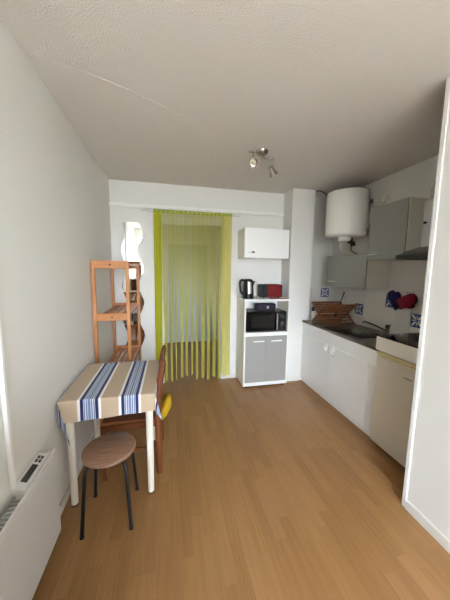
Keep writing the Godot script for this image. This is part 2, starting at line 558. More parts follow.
func build_curtain() -> void:
	var t := thing("string_curtain", "lime green string curtain hanging in the doorway", "curtain", "", Vector3(0.32, 0, ZF + 0.04))
	var st := mb()
	tube(st, [Vector3(-0.66, 2.305, 0), Vector3(0.62, 2.305, 0)], 0.009, 10)
	obj("rod", st, M.rod, t)
	# header band, slightly gathered
	st = mb()
	var prev := Vector3.ZERO
	for i in 61:
		var x := -0.505 + 1.02 * i / 60.0
		var q := Vector3(x, 0, 0.010 + 0.004 * sin(i * 1.9))
		if i > 0:
			var y0 := 2.285; var y1 := 2.325
			var out := Vector3(0, 0, 1)
			quad(st, prev + Vector3(0, y0, 0), q + Vector3(0, y0, 0), q + Vector3(0, y1, 0), prev + Vector3(0, y1, 0), out)
			quad(st, prev + Vector3(0, y0, -0.003), q + Vector3(0, y0, -0.003), q + Vector3(0, y1, -0.003), prev + Vector3(0, y1, -0.003), -out)
			quad(st, prev + Vector3(0, y0, -0.003), q + Vector3(0, y0, -0.003), q + Vector3(0, y0, 0), prev + Vector3(0, y0, 0), Vector3.DOWN)
			quad(st, prev + Vector3(0, y1, -0.003), q + Vector3(0, y1, -0.003), q + Vector3(0, y1, 0), prev + Vector3(0, y1, 0), Vector3.UP)
		prev = q
	obj("header_band", st, M.curtain_head, t)
	rng.seed = 12
	# bunches of strings: [x at the top from, to, x at the bottom, spread at the bottom, how many, lower end, material]
	var bunches := [[-0.505, -0.415, -0.465, 0.07, 54, 0.02, "string_lime"]]
	var x := -0.415
	while x < 0.39:
		var wide := rng.randf_range(0.042, 0.092)
		var x2 := minf(x + wide, 0.396)
		bunches.append([x, x2, (x + x2) * 0.5 + rng.randf_range(-0.018, 0.018), (x2 - x) * rng.randf_range(0.18, 0.42), maxi(3, int((x2 - x) / 0.0066)), rng.randf_range(0.02, 0.13), "string"])
		x = x2
	bunches.append([0.395, 0.515, 0.450, 0.10, 42, 0.06, "string_pale"])
	for b in bunches:
		st = mb()
		for k in b[4]:
			var u: float = (k + rng.randf_range(0.1, 0.9)) / float(b[4])
			var xt: float = lerpf(b[0], b[1], u)
			var xb: float = b[2] + b[3] * (u - 0.5) * 2.0 * 0.6
			var z := rng.randf_range(0.004, 0.018)
			var lo: float = b[5] + rng.randf_range(-0.02, 0.03)
			var pts := []
			var ph := rng.randf() * TAU
			for j in 8:
				var v := j / 7.0
				var f := smoothstep(0.25, 0.75, v) * 0.9
				pts.append(Vector3(lerpf(xt, xb, f) + 0.003 * sin(ph + v * 5.0) * v, lerpf(2.29, maxf(lo, 0.005), v), z))
			tube(st, pts, 0.0021 if b[6] == "string" else 0.0024, 4)
		var o := obj("strand", st, M[b[6]], t)
		o.set_meta("kind", "stuff")

func build_mirrors() -> void:
	for i in 2:
		var y1: float = [2.150, 1.285][i]
		var y0: float = [1.295, 0.46][i]
		var left := PackedVector2Array()
		var right := PackedVector2Array()
		for k in 33:
			var y := lerpf(y1, y0, k / 32.0)
			# the sides swing together: bulge towards the doorway at y = 2.02, towards the corner at y = 1.80
			var s := cos(TAU * (y - 2.02) / 0.44) * 0.034
			left.append(Vector2(-0.565 + s * 0.7 + 0.0, y))
			right.append(Vector2(-0.362 + s, y))
		right.reverse()
		left.append_array(right)
		var c := Vector3(-0.46, y0, ZF + 0.004)
		var t := thing("wavy_mirror", ["upper wavy-edged mirror on the wall beside the doorway", "lower wavy-edged mirror behind the pine shelf rack"][i], "mirror", "wavy wall mirrors", c)
		var st := mb()
		var hung := Basis(Vector3.UP, deg_to_rad(2.2)) * Basis(Vector3.RIGHT, deg_to_rad(1.5))
		prism(st, left, 0.004, Transform3D(hung, hung * Vector3(-c.x, -c.y, 0.0) + Vector3(0, 0, 0.012)))
		obj("glass", st, M.mirror, t)

func build_shelf() -> void:
	var z0 := -3.31; var z1 := -2.49; var x0 := -0.695; var x1 := -0.37
	var t := thing("shelf_rack", "pine open shelf rack with slatted shelves in the room corner", "shelf", "", Vector3((x0 + x1) * 0.5, 0, (z0 + z1) * 0.5))
	var o := -t.position
	var B := func(called: String, a: Vector3, b: Vector3, m: Material) -> void:
		var st := mb()
		box(st, a + o, b + o, 0.003)
		obj(called, st, m, t)
	var pw := 0.031
	for x in [x0, x1 - pw]:
		for z in [z0, z1 - pw]:
			B.call("post", Vector3(x, 0, z), Vector3(x + pw, 1.645, z + pw), M.pine)
	for y in [1.575, 1.085, 0.535, 0.10]:
		for z in [z0 + 0.004, z1 - pw + 0.004]:
			B.call("rail", Vector3(x0 + pw, y, z), Vector3(x1 - pw, y + 0.07, z + 0.022), M.pine_x)
		for k in 5:
			var x: float = x0 + 0.038 + k * 0.052
			B.call("slat", Vector3(x, y + 0.03, z0 + 0.026), Vector3(x + 0.038, y + 0.045, z1 - pw + 0.004), M.pine_z)
		B.call("front_bar", Vector3(x1 - 0.030, y + 0.028, z0 + pw), Vector3(x1 - 0.008, y + 0.052, z1 - pw), M.pine_z)
		var st := mb()
		lathe(st, [Vector2(0.0, 0.008), Vector2(0.006, 0.007), Vector2(0.010, 0.0)], along(Vector3((x0 + x1) * 0.5, y + 0.035, z1 - pw + 0.026) + o, Vector3(0, 0, 1)), 12)
		obj("peg", st, M.chair, t)

# ---------------------------------------------------------------- table, cloth, stool, chair

func build_table() -> void:
	var x0 := -0.678; var x1 := -0.112; var z0 := -2.285; var z1 := -1.650
	var t := thing("dining_table", "small white table with round legs against the wall", "table", "", Vector3((x0 + x1) * 0.5, 0, (z0 + z1) * 0.5))
	var o := -t.position
	var st := mb()
	box(st, Vector3(x0, 0.722, z0) + o, Vector3(x1, 0.748, z1) + o, 0.004)
	obj("tabletop", st, M.laminate, t)
	st = mb()
	box(st, Vector3(x0 + 0.05, 0.672, z1 - 0.055) + o, Vector3(x1 - 0.05, 0.722, z1 - 0.035) + o, 0.002)
	box(st, Vector3(x0 + 0.05, 0.672, z0 + 0.035) + o, Vector3(x1 - 0.05, 0.722, z0 + 0.055) + o, 0.002)
	box(st, Vector3(x0 + 0.035, 0.672, z0 + 0.035) + o, Vector3(x0 + 0.05, 0.722, z1 - 0.035) + o, 0.002)
	box(st, Vector3(x1 - 0.05, 0.672, z0 + 0.035) + o, Vector3(x1 - 0.035, 0.722, z1 - 0.035) + o, 0.002)
	obj("apron", st, M.laminate, t)
	for x in [x0 + 0.042, x1 - 0.034]:
		for z in [z0 + 0.042, z1 - 0.036]:
			st = mb()
			tube(st, [Vector3(x, 0.722, z) + o, Vector3(x, 0.012, z) + o], [0.0255, 0.021], 18)
			var l := obj("leg", st, M.table_leg, t)
			st = mb()
			tube(st, [Vector3(x, 0.012, z) + o, Vector3(x, 0.0, z) + o], 0.021, 16)
			obj("foot", st, M.rubber, l)
	build_cloth(x0, x1, z0, z1)

func stripe_image() -> ImageTexture:
	# across the cloth: repeats of 0.243 m; position 0 at the middle of a blue band
	var im := Image.create(512, 8, false, Image.FORMAT_RGB8)
	var navy := rgb(26, 42, 96)
	var mid := rgb(72, 98, 152)
	var pale := rgb(182, 192, 204)
	var white := rgb(232, 230, 226)
	var beige := rgb(188, 166, 138)
	var fine := FastNoiseLite.new()
	fine.seed = 4
	fine.frequency = 0.4
	for x in 512:
		var d := absf(x / 512.0 - 0.5) * 0.243
		var c := beige
		if d < 0.006: c = mid.lerp(pale, 0.35)
		elif d < 0.013: c = pale
		elif d < 0.018: c = mid
		elif d < 0.026: c = pale.lerp(white, 0.4)
		elif d < 0.031: c = mid
		elif d < 0.034: c = white
		elif d < 0.053: c = navy
		elif d < 0.069: c = white
		for y in 8:
			im.set_pixel(x, y, c.darkened(0.05 * fine.get_noise_2d(x, y * 9.0)))
	return ImageTexture.create_from_image(im)

func build_cloth(x0: float, x1: float, z0: float, z1: float) -> void:
	var m := mat(Color.WHITE, 0.85)
	m.albedo_texture = stripe_image()
	m.texture_repeat = true
	m.cull_mode = BaseMaterial3D.CULL_DISABLED
	m.rim_enabled = true
	m.rim = 0.2
	var t := thing("tablecloth", "beige tablecloth with navy and white stripes on the small table", "tablecloth", "", Vector3((x0 + x1) * 0.5, 0.75, (z0 + z1) * 0.5))
	var hw := (x1 - x0) * 0.5 + 0.003
	var hl := (z1 - z0) * 0.5 + 0.004
	var drop := 0.135
	var top := 0.0035
	var place := func(s: float, r: float) -> Vector3:
		# s, r: place on the flat sheet from its middle
		var a := maxf(absf(s) - hw, 0.0)
		var b := maxf(absf(r) - hl, 0.0)
		var sx := signf(s)
		var sz := signf(r)
		var p := Vector3(clampf(s, -hw, hw), top, clampf(r, -hl, hl))
		if a <= 0.0 and b <= 0.0:
			p.y += 0.0008 * sin(s * 23.0) * sin(r * 17.0 + 1.0)
			return p
		var len := sqrt(a * a + b * b)
		var rad := 0.008
		var down := maxf(len - rad * 0.6, 0.0)
		p.y = top - down
		var fold := minf(a, b)
		var wave := 0.004 * sin((s + r) * 31.0) * clampf(len / drop, 0.0, 1.0)
		var outw := minf(len, rad) * 0.6
		if a > 0.0 and b > 0.0:
			var ang := atan2(b, a)
			var o := outw + fold * 0.5
			# the table stands at the wall: corners on that side hang straight
			if sx < 0.0:
				# pleat laid over the front drop
				p.x += fold * 0.5
				p.z += sz * (outw + 0.006 + 0.10 * fold)
				p.y -= fold * 0.75
			else:
				p.x += cos(ang) * o
				p.z += sz * sin(ang) * o
		elif a > 0.0:
			p.x += sx * (outw + (absf(wave) * 0.5 if sx < 0.0 else wave + 0.02 * len))
		else:
			p.z += sz * (outw + wave * 0.7 + 0.03 * len)
		if sx < 0.0: p.x = maxf(p.x, -hw - 0.012)
		# front edge hangs a little lower at the wall side
		if b > 0.0 and sz > 0.0: p.y -= b * 0.10 * (-s / hw)
		return p
	var ns := 72
	var nr := 80
	var S := hw + drop
	var R := hl + drop
	var pts := []
	for i in ns + 1:
		var row := []
		for j in nr + 1:
			row.append(place.call(-S + 2.0 * S * i / ns, -R + 2.0 * R * j / nr))
		pts.append(row)
	var nrm := []
	for i in ns + 1:
		var row := []
		for j in nr + 1:
			var du: Vector3 = pts[mini(i + 1, ns)][j] - pts[maxi(i - 1, 0)][j]
			var dv: Vector3 = pts[i][mini(j + 1, nr)] - pts[i][maxi(j - 1, 0)]
			var nn := dv.cross(du)
			row.append(nn.normalized() if nn.length() > 1e-9 else Vector3.UP)
		nrm.append(row)
	var st := mb()
	# blue bands lie at x = -0.505 and -0.262 on the top, the next ones on the hanging sides
	var xm := (x0 + x1) * 0.5
	for side in [1.0, -1.0]:
		for i in ns:
			for j in nr:
				var q := []
				for e in [[0, 0], [1, 0], [1, 1], [0, 1]]:
					var ii: int = i + e[0]
					var jj: int = j + e[1]
					var s := -S + 2.0 * S * ii / ns
					var n: Vector3 = nrm[ii][jj] * side
					q.append([pts[ii][jj] + (Vector3.ZERO if side > 0.0 else -nrm[ii][jj] * 0.0015), n, Vector2((s + xm + 0.262) / 0.243 + 0.5, jj / float(nr))])
				tri(st, q[0][0], q[1][0], q[2][0], q[0][1], q[1][1], q[2][1], q[0][2], q[1][2], q[2][2])
				tri(st, q[0][0], q[2][0], q[3][0], q[0][1], q[2][1], q[3][1], q[0][2], q[2][2], q[3][2])
	obj("cloth", st, m, t)

func build_stool() -> void:
	var c := Vector3(-0.384, 0, -1.585)
	var t := thing("round_stool", "round brown wooden-topped stool with four black metal legs", "stool", "", c)
	var st := mb()
	lathe(st, [Vector2(0, 0.430), Vector2(0.150, 0.430), Vector2(0.155, 0.434), Vector2(0.157, 0.442), Vector2(0.155, 0.449), Vector2(0.150, 0.452), Vector2(0, 0.452)], Transform3D.IDENTITY, 48)
	obj("seat", st, M.stool, t)
	st = mb()
	for k in 2:
		var a := PI * 0.25 + k * PI * 0.5
		var d := Vector3(cos(a), 0, sin(a))
		box(st, Vector3(-0.11, 0.424, -0.012), Vector3(0.11, 0.4295, 0.012), 0.001, at(Vector3.ZERO, Vector3.UP, 45.0 + 90.0 * k))
	obj("seat_frame", st, M.black_metal, t)
	for k in 4:
		var sx := 1.0 if k % 2 == 0 else -1.0
		var sz := 1.0 if k < 2 else -1.0
		var foot := Vector3(0.137 * sx, 0.012, 0.140 * sz)
		var d := Vector3(sx, 0, sz).normalized()
		var pts := [d * 0.085 + Vector3(0, 0.4175, 0)]
		pts.append_array(bend(d * 0.118 + Vector3(0, 0.4175, 0), d * 0.150 + Vector3(0, 0.4175, 0), d * 0.160 + Vector3(0, 0.375, 0), 6))
		pts.append(foot)
		st = mb()
		tube(st, pts, 0.0115, 12)
		var l := obj("leg", st, M.black_metal, t)
		st = mb()
		tube(st, [foot, Vector3(foot.x, 0.0, foot.z)], 0.013, 12)
		obj("foot_cap", st, M.rubber, l)

func build_chair() -> void:
	# faces the wall; its seat is pushed under the table
	var zA := -1.86; var zB := -2.24
	var c := Vector3(-0.29, 0, -2.05)
	var t := thing("wooden_chair", "reddish-brown wooden chair pushed under the small table", "chair", "", c)
	var o := -c
	var st := mb()
	box(st, Vector3(-0.50, 0.432, zB - 0.01) + o, Vector3(-0.10, 0.455, zA + 0.01) + o, 0.006)
	obj("seat", st, M.chair_x, t)
	for z in [zA, zB]:
		st = mb()
		box(st, Vector3(-0.49, 0.385, z - 0.010) + o, Vector3(-0.10, 0.431, z + 0.010) + o, 0.002)
		obj("seat_rail", st, M.chair_x, t)
		st = mb()
		box(st, Vector3(-0.47, 0.20, z - 0.009) + o, Vector3(-0.11, 0.225, z + 0.009) + o, 0.003)
		obj("stretcher", st, M.chair_x, t)
		st = mb()
		box(st, Vector3(-0.505, 0, z - 0.018) + o, Vector3(-0.47, 0.43, z + 0.018) + o, 0.004)
		obj("leg", st, M.chair, t)
		# back post: vertical leg, then leaning and curving backwards
		st = mb()
		var pts := [Vector3(-0.092, 0.0, z), Vector3(-0.098, 0.25, z), Vector3(-0.100, 0.45, z), Vector3(-0.094, 0.60, z), Vector3(-0.078, 0.75, z), Vector3(-0.058, 0.86, z), Vector3(-0.050, 0.90, z)]
		for i in pts.size(): pts[i] += o
		tube(st, pts, [0.022, 0.023, 0.024, 0.025, 0.025, 0.024, 0.014], 12)
		obj("leg", st, M.chair, t)
	st = mb()
	box(st, Vector3(-0.11, 0.295, zB) + o, Vector3(-0.085, 0.325, zA) + o, 0.003)
	obj("stretcher", st, M.chair, t)
	for yy in [[0.79, 0.87, -0.066], [0.60, 0.65, -0.090]]:
		st = mb()
		box(st, Vector3(yy[2] - 0.009, yy[0], zB) + o, Vector3(yy[2] + 0.009, yy[1], zA) + o, 0.003)
		obj("back_slat", st, M.chair, t)
	# cushion: on the seat, its edge pushed out under the lowest back slat
	var k := thing("seat_cushion", "yellow cushion slipped down behind the seat of the wooden chair", "cushion", "", Vector3(-0.045, 0.335, -2.06))
	st = mb()
	var nn := 28
	var mm := 18
	var tf := Transform3D(Basis(Vector3(0, 0, 1), deg_to_rad(64.0)), Vector3(0.035, 0.075, 0.0))
	var P := func(i: int, j: int) -> Vector3:
		var a := TAU * i / nn
		var b := PI * j / mm - PI * 0.5
		var ca := cos(a); var sa := sin(a)
		# squarish pillow outline, thin at the seam
		var r := 1.0 / pow(pow(absf(ca), 3.5) + pow(absf(sa), 3.5), 1.0 / 3.5)
		var q := pow(maxf(cos(b), 0.0), 0.6)
		return tf * Vector3(ca * r * 0.090 * q, 0.038 * signf(b) * pow(absf(sin(b)), 1.3) + 0.045, sa * r * 0.125 * q)
	for i in nn:
		for j in mm:
			var v := [P.call(i, j), P.call(i + 1, j), P.call(i + 1, j + 1), P.call(i, j + 1)]
			var w := []
			for e in v: w.append((tf.basis * ((tf.affine_inverse() * e - Vector3(0, 0.045, 0)) * Vector3(1, 4, 1))).normalized())
			if j > 0: tri(st, v[0], v[1], v[2], w[0], w[1], w[2])
			if j < mm - 1: tri(st, v[0], v[2], v[3], w[0], w[2], w[3])
	obj("cover", st, M.yellow, k)

# ---------------------------------------------------------------- heater panel on the wall

func build_radiator() -> void:
	var z0 := -1.485; var z1 := -0.50
	var c := Vector3(-0.67, 0.0, (z0 + z1) * 0.5)
	var t := thing("electric_radiator", "white electric panel radiator on the wall below the cable duct", "radiator", "", c)
	var o := -c
	var st := mb()
	box(st, Vector3(-0.690, 0.045, z0) + o, Vector3(-0.652, 0.548, z1) + o, 0.006)
	obj("body", st, M.radiator, t)
	st = mb()
	box(st, Vector3(-0.652, 0.04, z0 - 0.002) + o, Vector3(-0.641, 0.562, z1) + o, 0.005)
	obj("front_panel", st, M.radiator, t)
	st = mb()
	box(st, Vector3(-0.643, 0.075, z0 + 0.03) + o, Vector3(-0.6385, 0.528, z1) + o, 0.002)
	obj("front_plate", st, M.radiator, t)
	for k in 30:
		var z := -1.17 + k * 0.021
		if z + 0.012 > z1: break
		st = mb()
		box(st, Vector3(-0.688, 0.5485, z) + o, Vector3(-0.656, 0.5525, z + 0.012) + o, 0.0008)
		obj("grille_bar", st, M.grille, t)
	st = mb()
	# sloped control housing at the end of the panel
	prism(st, PackedVector2Array([Vector2(-0.703, 0.545), Vector2(-0.653, 0.545), Vector2(-0.653, 0.566), Vector2(-0.703, 0.584)]), 0.235, Transform3D(Basis.IDENTITY, Vector3(0, 0, -1.315) + o))
	var h := obj("control_housing", st, M.radiator, t)
	var tf := Transform3D(Basis(Vector3(0, 0, 1), atan2(-0.018, 0.05)), Vector3(-0.678, 0.5755, -1.315) + o)
	st = mb()
	box(st, Vector3(-0.015, -0.001, -0.035), Vector3(0.013, 0.0015, 0.075), 0.0007, tf)
	obj("display", st, M.lcd, h)
	for k in 2:
		for j in 2:
			st = mb()
			box(st, Vector3(-0.014 + j * 0.016, -0.001, -0.095 + k * 0.026), Vector3(-0.003 + j * 0.016, 0.003, -0.077 + k * 0.026), 0.001, tf)
			obj("button", st, M.black, h)
	for z in [-1.3, -0.7]:
		st = mb()
		box(st, Vector3(XL + 0.0005, 0.15, z) + o, Vector3(-0.690, 0.45, z + 0.03) + o, 0.001)
		obj("bracket", st, M.radiator, t)
	var d := obj("cable_duct", bb(XL, XL + 0.017, 0.585, H, -1.212, -1.190, 0.003), M.trim)
	tag(d, "narrow white cable duct running up the wall above the radiator", "cable duct")

# ---------------------------------------------------------------- microwave unit and the things on it

func build_microwave_unit() -> void:
	var x0 := 0.937; var x1 := 1.568; var zf := -3.055; var zb := -3.42
	var c := Vector3((x0 + x1) * 0.5, 0, (zf + zb) * 0.5)
	var t := thing("microwave_cabinet", "tall white kitchen cabinet with grey doors below an open shelf", "cabinet", "", c)
	var o := -c
	var B := func(called: String, a: Vector3, b: Vector3, m: Material, bev := 0.0015) -> MeshInstance3D:
		var st := mb()
		box(st, a + o, b + o, bev)
		return obj(called, st, m, t)
	B.call("side_panel", Vector3(x0, 0.03, zb), Vector3(x0 + 0.022, 1.178, zf), M.white_warm)
	B.call("side_panel", Vector3(x1 - 0.022, 0.03, zb), Vector3(x1, 1.178, zf), M.white_warm)
	B.call("top_panel", Vector3(x0 - 0.004, 1.178, zb), Vector3(x1 + 0.004, 1.202, zf + 0.008), M.white)
	B.call("shelf", Vector3(x0 + 0.022, 0.712, zb), Vector3(x1 - 0.022, 0.762, zf), M.white)
	B.call("bottom_panel", Vector3(x0 + 0.022, 0.03, zb), Vector3(x1 - 0.022, 0.075, zf), M.white)
	B.call("back_panel", Vector3(x0 + 0.022, 0.075, zb), Vector3(x1 - 0.022, 1.178, zb + 0.006), M.white)
	var mid := (x0 + x1) * 0.5
	for k in 2:
		var a: float = [x0 + 0.0235, mid + 0.001][k]
		var b: float = [mid - 0.001, x1 - 0.0235][k]
		var d: MeshInstance3D = B.call("door", Vector3(a, 0.077, zf - 0.018), Vector3(b, 0.710, zf - 0.001), M.grey_front)
		var h := mid + (-0.035 - 0.155 if k == 0 else 0.06)
		var st := mb()
		box(st, Vector3(h, 0.638, zf + 0.012) + o, Vector3(h + 0.155, 0.654, zf + 0.020) + o, 0.003)
		for e in [0.012, 0.135]:
			box(st, Vector3(h + e, 0.641, zf - 0.002) + o, Vector3(h + e + 0.009, 0.651, zf + 0.013) + o, 0.001)
		var hd := obj("handle", st, M.white, d)
		hd.set_meta("label", "white bar handle")
	for x in [x0 + 0.035, x1 - 0.06]:
		for z in [zb + 0.03, zf - 0.05]:
			B.call("foot", Vector3(x, 0, z), Vector3(x + 0.028, 0.03, z + 0.028), M.rubber)

	# microwave
	var mx0 := 0.966; var mx1 := 1.528
	var mz := zf - 0.012
	var mc := Vector3((mx0 + mx1) * 0.5, 0.762, mz - 0.16)
	var w := thing("microwave_oven", "black microwave oven with silver handle in the open shelf", "microwave", "", mc)
	o = -mc
	var st := mb()
	box(st, Vector3(mx0, 0.772, mz - 0.33) + o, Vector3(mx1, 1.035, mz - 0.02) + o, 0.004)
	obj("body", st, M.black, w)
	st = mb()
	box(st, Vector3(mx0, 0.774, mz - 0.02) + o, Vector3(1.425, 1.033, mz) + o, 0.004)
	var dr := obj("door", st, M.black_gloss, w)
	st = mb()
	box(st, Vector3(mx0 + 0.075, 0.825, mz - 0.002) + o, Vector3(1.355, 0.985, mz + 0.0015) + o, 0.001)
	obj("window", st, M.dark_window, dr)
	st = mb()
	box(st, Vector3(1.376, 0.79, mz + 0.016) + o, Vector3(1.402, 1.015, mz + 0.028) + o, 0.005)
	box(st, Vector3(1.382, 0.80, mz - 0.001) + o, Vector3(1.396, 0.82, mz + 0.017) + o, 0.002)
	box(st, Vector3(1.382, 0.985, mz - 0.001) + o, Vector3(1.396, 1.005, mz + 0.017) + o, 0.002)
	var hd := obj("handle", st, M.chrome, dr)
	hd.set_meta("label", "silver bar handle")
	st = mb()
	box(st, Vector3(1.427, 0.774, mz - 0.02) + o, Vector3(mx1, 1.033, mz - 0.001) + o, 0.003)
	var pn := obj("control_panel", st, M.black, w)
	for y in [0.955, 0.865]:
		st = mb()
		lathe(st, [Vector2(0.033, 0), Vector2(0.033, 0.004), Vector2(0.029, 0.006), Vector2(0.026, 0.020), Vector2(0.022, 0.023), Vector2(0, 0.023)], along(Vector3(1.477, y, mz - 0.001) + o, Vector3(0, 0, 1)), 24)
		obj("knob", st, M.knob, pn)
	for x in [mx0 + 0.03, mx1 - 0.05]:
		for z in [mz - 0.30, mz - 0.06]:
			st = mb()
			box(st, Vector3(x, 0.762, z) + o, Vector3(x + 0.02, 0.772, z + 0.02) + o, 0.001)
			obj("foot", st, M.rubber, w)

	# packet on the microwave
	var pk := thing("food_packet", "dark purple packet lying on the microwave oven", "packet", "", Vector3(1.275, 1.035, -3.20))
	st = mb()
	box(st, Vector3(-0.135, 0.0, -0.06), Vector3(0.135, 0.095, 0.06), 0.012)
	obj("carton", st, M.purple, pk)
	st = mb()
	box(st, Vector3(0.0, 0.030, 0.0595), Vector3(0.032, 0.066, 0.061), 0.0005)
	obj("printed_patch", st, M.pale, pk)

	# kettle
	var kt := thing("electric_kettle", "black and steel electric kettle on the tall cabinet", "kettle", "", Vector3(1.025, 1.202, -3.20))
	st = mb()
	lathe(st, [Vector2(0, 0), Vector2(0.078, 0), Vector2(0.080, 0.006), Vector2(0.076, 0.022), Vector2(0, 0.022)], Transform3D.IDENTITY, 32)
	obj("power_base", st, M.black, kt)
	st = mb()
	lathe(st, [Vector2(0.0, 0.0225), Vector2(0.072, 0.0225), Vector2(0.074, 0.05), Vector2(0.0735, 0.07), Vector2(0, 0.07)], Transform3D.IDENTITY, 32)
	obj("heater_collar", st, M.black, kt)
	st = mb()
	lathe(st, [Vector2(0.0, 0.0705), Vector2(0.0725, 0.0705), Vector2(0.070, 0.13), Vector2(0.065, 0.19), Vector2(0.061, 0.222), Vector2(0, 0.222)], Transform3D.IDENTITY, 32)
	obj("jug", st, M.black, kt)
	st = mb()
	var prof := [Vector2(0.0740, 0.0715), Vector2(0.0715, 0.13), Vector2(0.0665, 0.19), Vector2(0.0625, 0.221)]
	for i in 3:
		for k in 10:
			var v := []
			var w2 := []
			for e in [[i, k], [i, k + 1], [i + 1, k + 1], [i + 1, k]]:
				var a := deg_to_rad(66.0 + 4.0 * e[1])
				var d := Vector3(cos(a), 0, sin(a))
				v.append(d * prof[e[0]].x + Vector3(0, prof[e[0]].y, 0))
				w2.append(d)
			tri(st, v[0], v[1], v[2], w2[0], w2[1], w2[2])
			tri(st, v[0], v[2], v[3], w2[0], w2[2], w2[3])
	var band := obj("steel_band", st, M.brushed, kt)
	band.set_meta("label", "bright steel band")
	st = mb()
	lathe(st, [Vector2(0.062, 0.2225), Vector2(0.063, 0.235), Vector2(0.056, 0.250), Vector2(0.030, 0.258), Vector2(0, 0.260)], Transform3D.IDENTITY, 32)
	obj("lid", st, M.black, kt)
	st = mb()
	var hp := [Vector3(-0.056, 0.238, 0.01)]
	hp.append_array(bend(Vector3(-0.085, 0.245, 0.014), Vector3(-0.128, 0.250, 0.02), Vector3(-0.118, 0.17, 0.02), 6))
	hp.append_array(bend(Vector3(-0.112, 0.13, 0.02), Vector3(-0.105, 0.07, 0.016), Vector3(-0.070, 0.055, 0.012), 5))
	tube(st, hp, 0.0125, 10, 1.25)
	obj("handle", st, M.black, kt)
	st = mb()
	prism(st, PackedVector2Array([Vector2(0.052, 0.165), Vector2(0.066, 0.165), Vector2(0.092, 0.232), Vector2(0.052, 0.235)]), 0.040)
	obj("spout", st, M.black, kt)
	st = mb()
	box(st, Vector3(-0.040, 0.075, 0.050), Vector3(-0.024, 0.225, 0.066), 0.004)
	obj("water_gauge", st, M.black, kt)

	# toaster
	var tc := Vector3(1.335, 1.202, -3.23)
	var ts := thing("toaster", "red toaster with black and chrome ends on the tall cabinet", "toaster", "", tc)
	st = mb()
	var body := PackedVector2Array()
	for i in 9:
		var a := PI * 0.5 * i / 8.0
		body.append(Vector2(0.050 + 0.035 * cos(a), 0.160 + 0.030 * sin(a)))
	for i in 9:
		var a := PI * 0.5 + PI * 0.5 * i / 8.0
		body.append(Vector2(-0.050 + 0.035 * cos(a), 0.160 + 0.030 * sin(a)))
	body.append(Vector2(-0.083, 0.020))
	body.append(Vector2(0.083, 0.020))
	prism(st, body, 0.19, Transform3D(Basis(Vector3.UP, PI * 0.5), Vector3(0.045, 0, 0)))
	obj("shell", st, M.red, ts)
	var inner := PackedVector2Array()
	for q in body: inner.append(Vector2(q.x * 0.985, (q.y - 0.02) * 0.985 + 0.02))
	for e in [[-0.0545, 0.009, "chrome"], [-0.0945, 0.070, "black"], [0.149, 0.017, "black"]]:
		st = mb()
		prism(st, inner, e[1], Transform3D(Basis(Vector3.UP, PI * 0.5), Vector3(e[0], 0, 0)))
		obj("end_cap" if e[2] == "black" else "chrome_band", st, M[e[2]], ts)
	st = mb()
	box(st, Vector3(-0.145, 0.11, -0.016), Vector3(-0.1295, 0.125, 0.016), 0.004)
	obj("lever", st, M.chrome, ts)
	for z in [-0.030, 0.030]:
		st = mb()
		box(st, Vector3(-0.02, 0.1895, z - 0.012), Vector3(0.115, 0.1915, z + 0.012), 0.0005)
		obj("bread_slot", st, M.black, ts)
	for x in [-0.10, 0.12]:
		for z in [-0.05, 0.05]:
			st = mb()
			tube(st, [Vector3(x, 0.0, z), Vector3(x, 0.0205, z)], 0.011, 10)
			obj("foot", st, M.rubber, ts)

	# board
	st = mb()
	box(st, Vector3(-0.14, 0, -0.035), Vector3(0.13, 0.014, 0.035), 0.005)
	var bd := thing("chopping_board", "thin brown wooden board lying in front of the red toaster", "board", "", Vector3(1.43, 1.202, -3.088))
	obj("plate", st, M.board, bd)

	# small white cupboard on the wall above
	var wc := Vector3(1.238, 1.735, -3.265)
	var wct := thing("wall_cabinet", "small white cupboard on the wall above the electric kettle", "cabinet", "", wc)
	o = -wc
	st = mb()
	box(st, Vector3(0.933, 1.735, ZF) + o, Vector3(1.543, 2.112, -3.118) + o, 0.002)
	obj("carcass", st, M.white_warm, wct)
	st = mb()
	box(st, Vector3(0.933, 1.737, -3.1175) + o, Vector3(1.543, 2.110, -3.10) + o, 0.002)
	var fd := obj("flap_door", st, M.white, wct)
	st = mb()
	lathe(st, [Vector2(0.012, 0), Vector2(0.010, 0.008), Vector2(0.020, 0.014), Vector2(0.021, 0.020), Vector2(0.014, 0.025), Vector2(0, 0.026)], along(Vector3(1.005, 1.805, -3.0995) + o, Vector3(0, 0, 1)), 20)
	obj("knob", st, M.white, fd)
	st = mb()
	box(st, Vector3(1.028, 1.796, -3.0995) + o, Vector3(1.068, 1.816, -3.088) + o, 0.004)
	var lk := obj("latch", st, M.steel, fd)
	lk.set_meta("label", "grey metal latch")

# ---------------------------------------------------------------- kitchen run

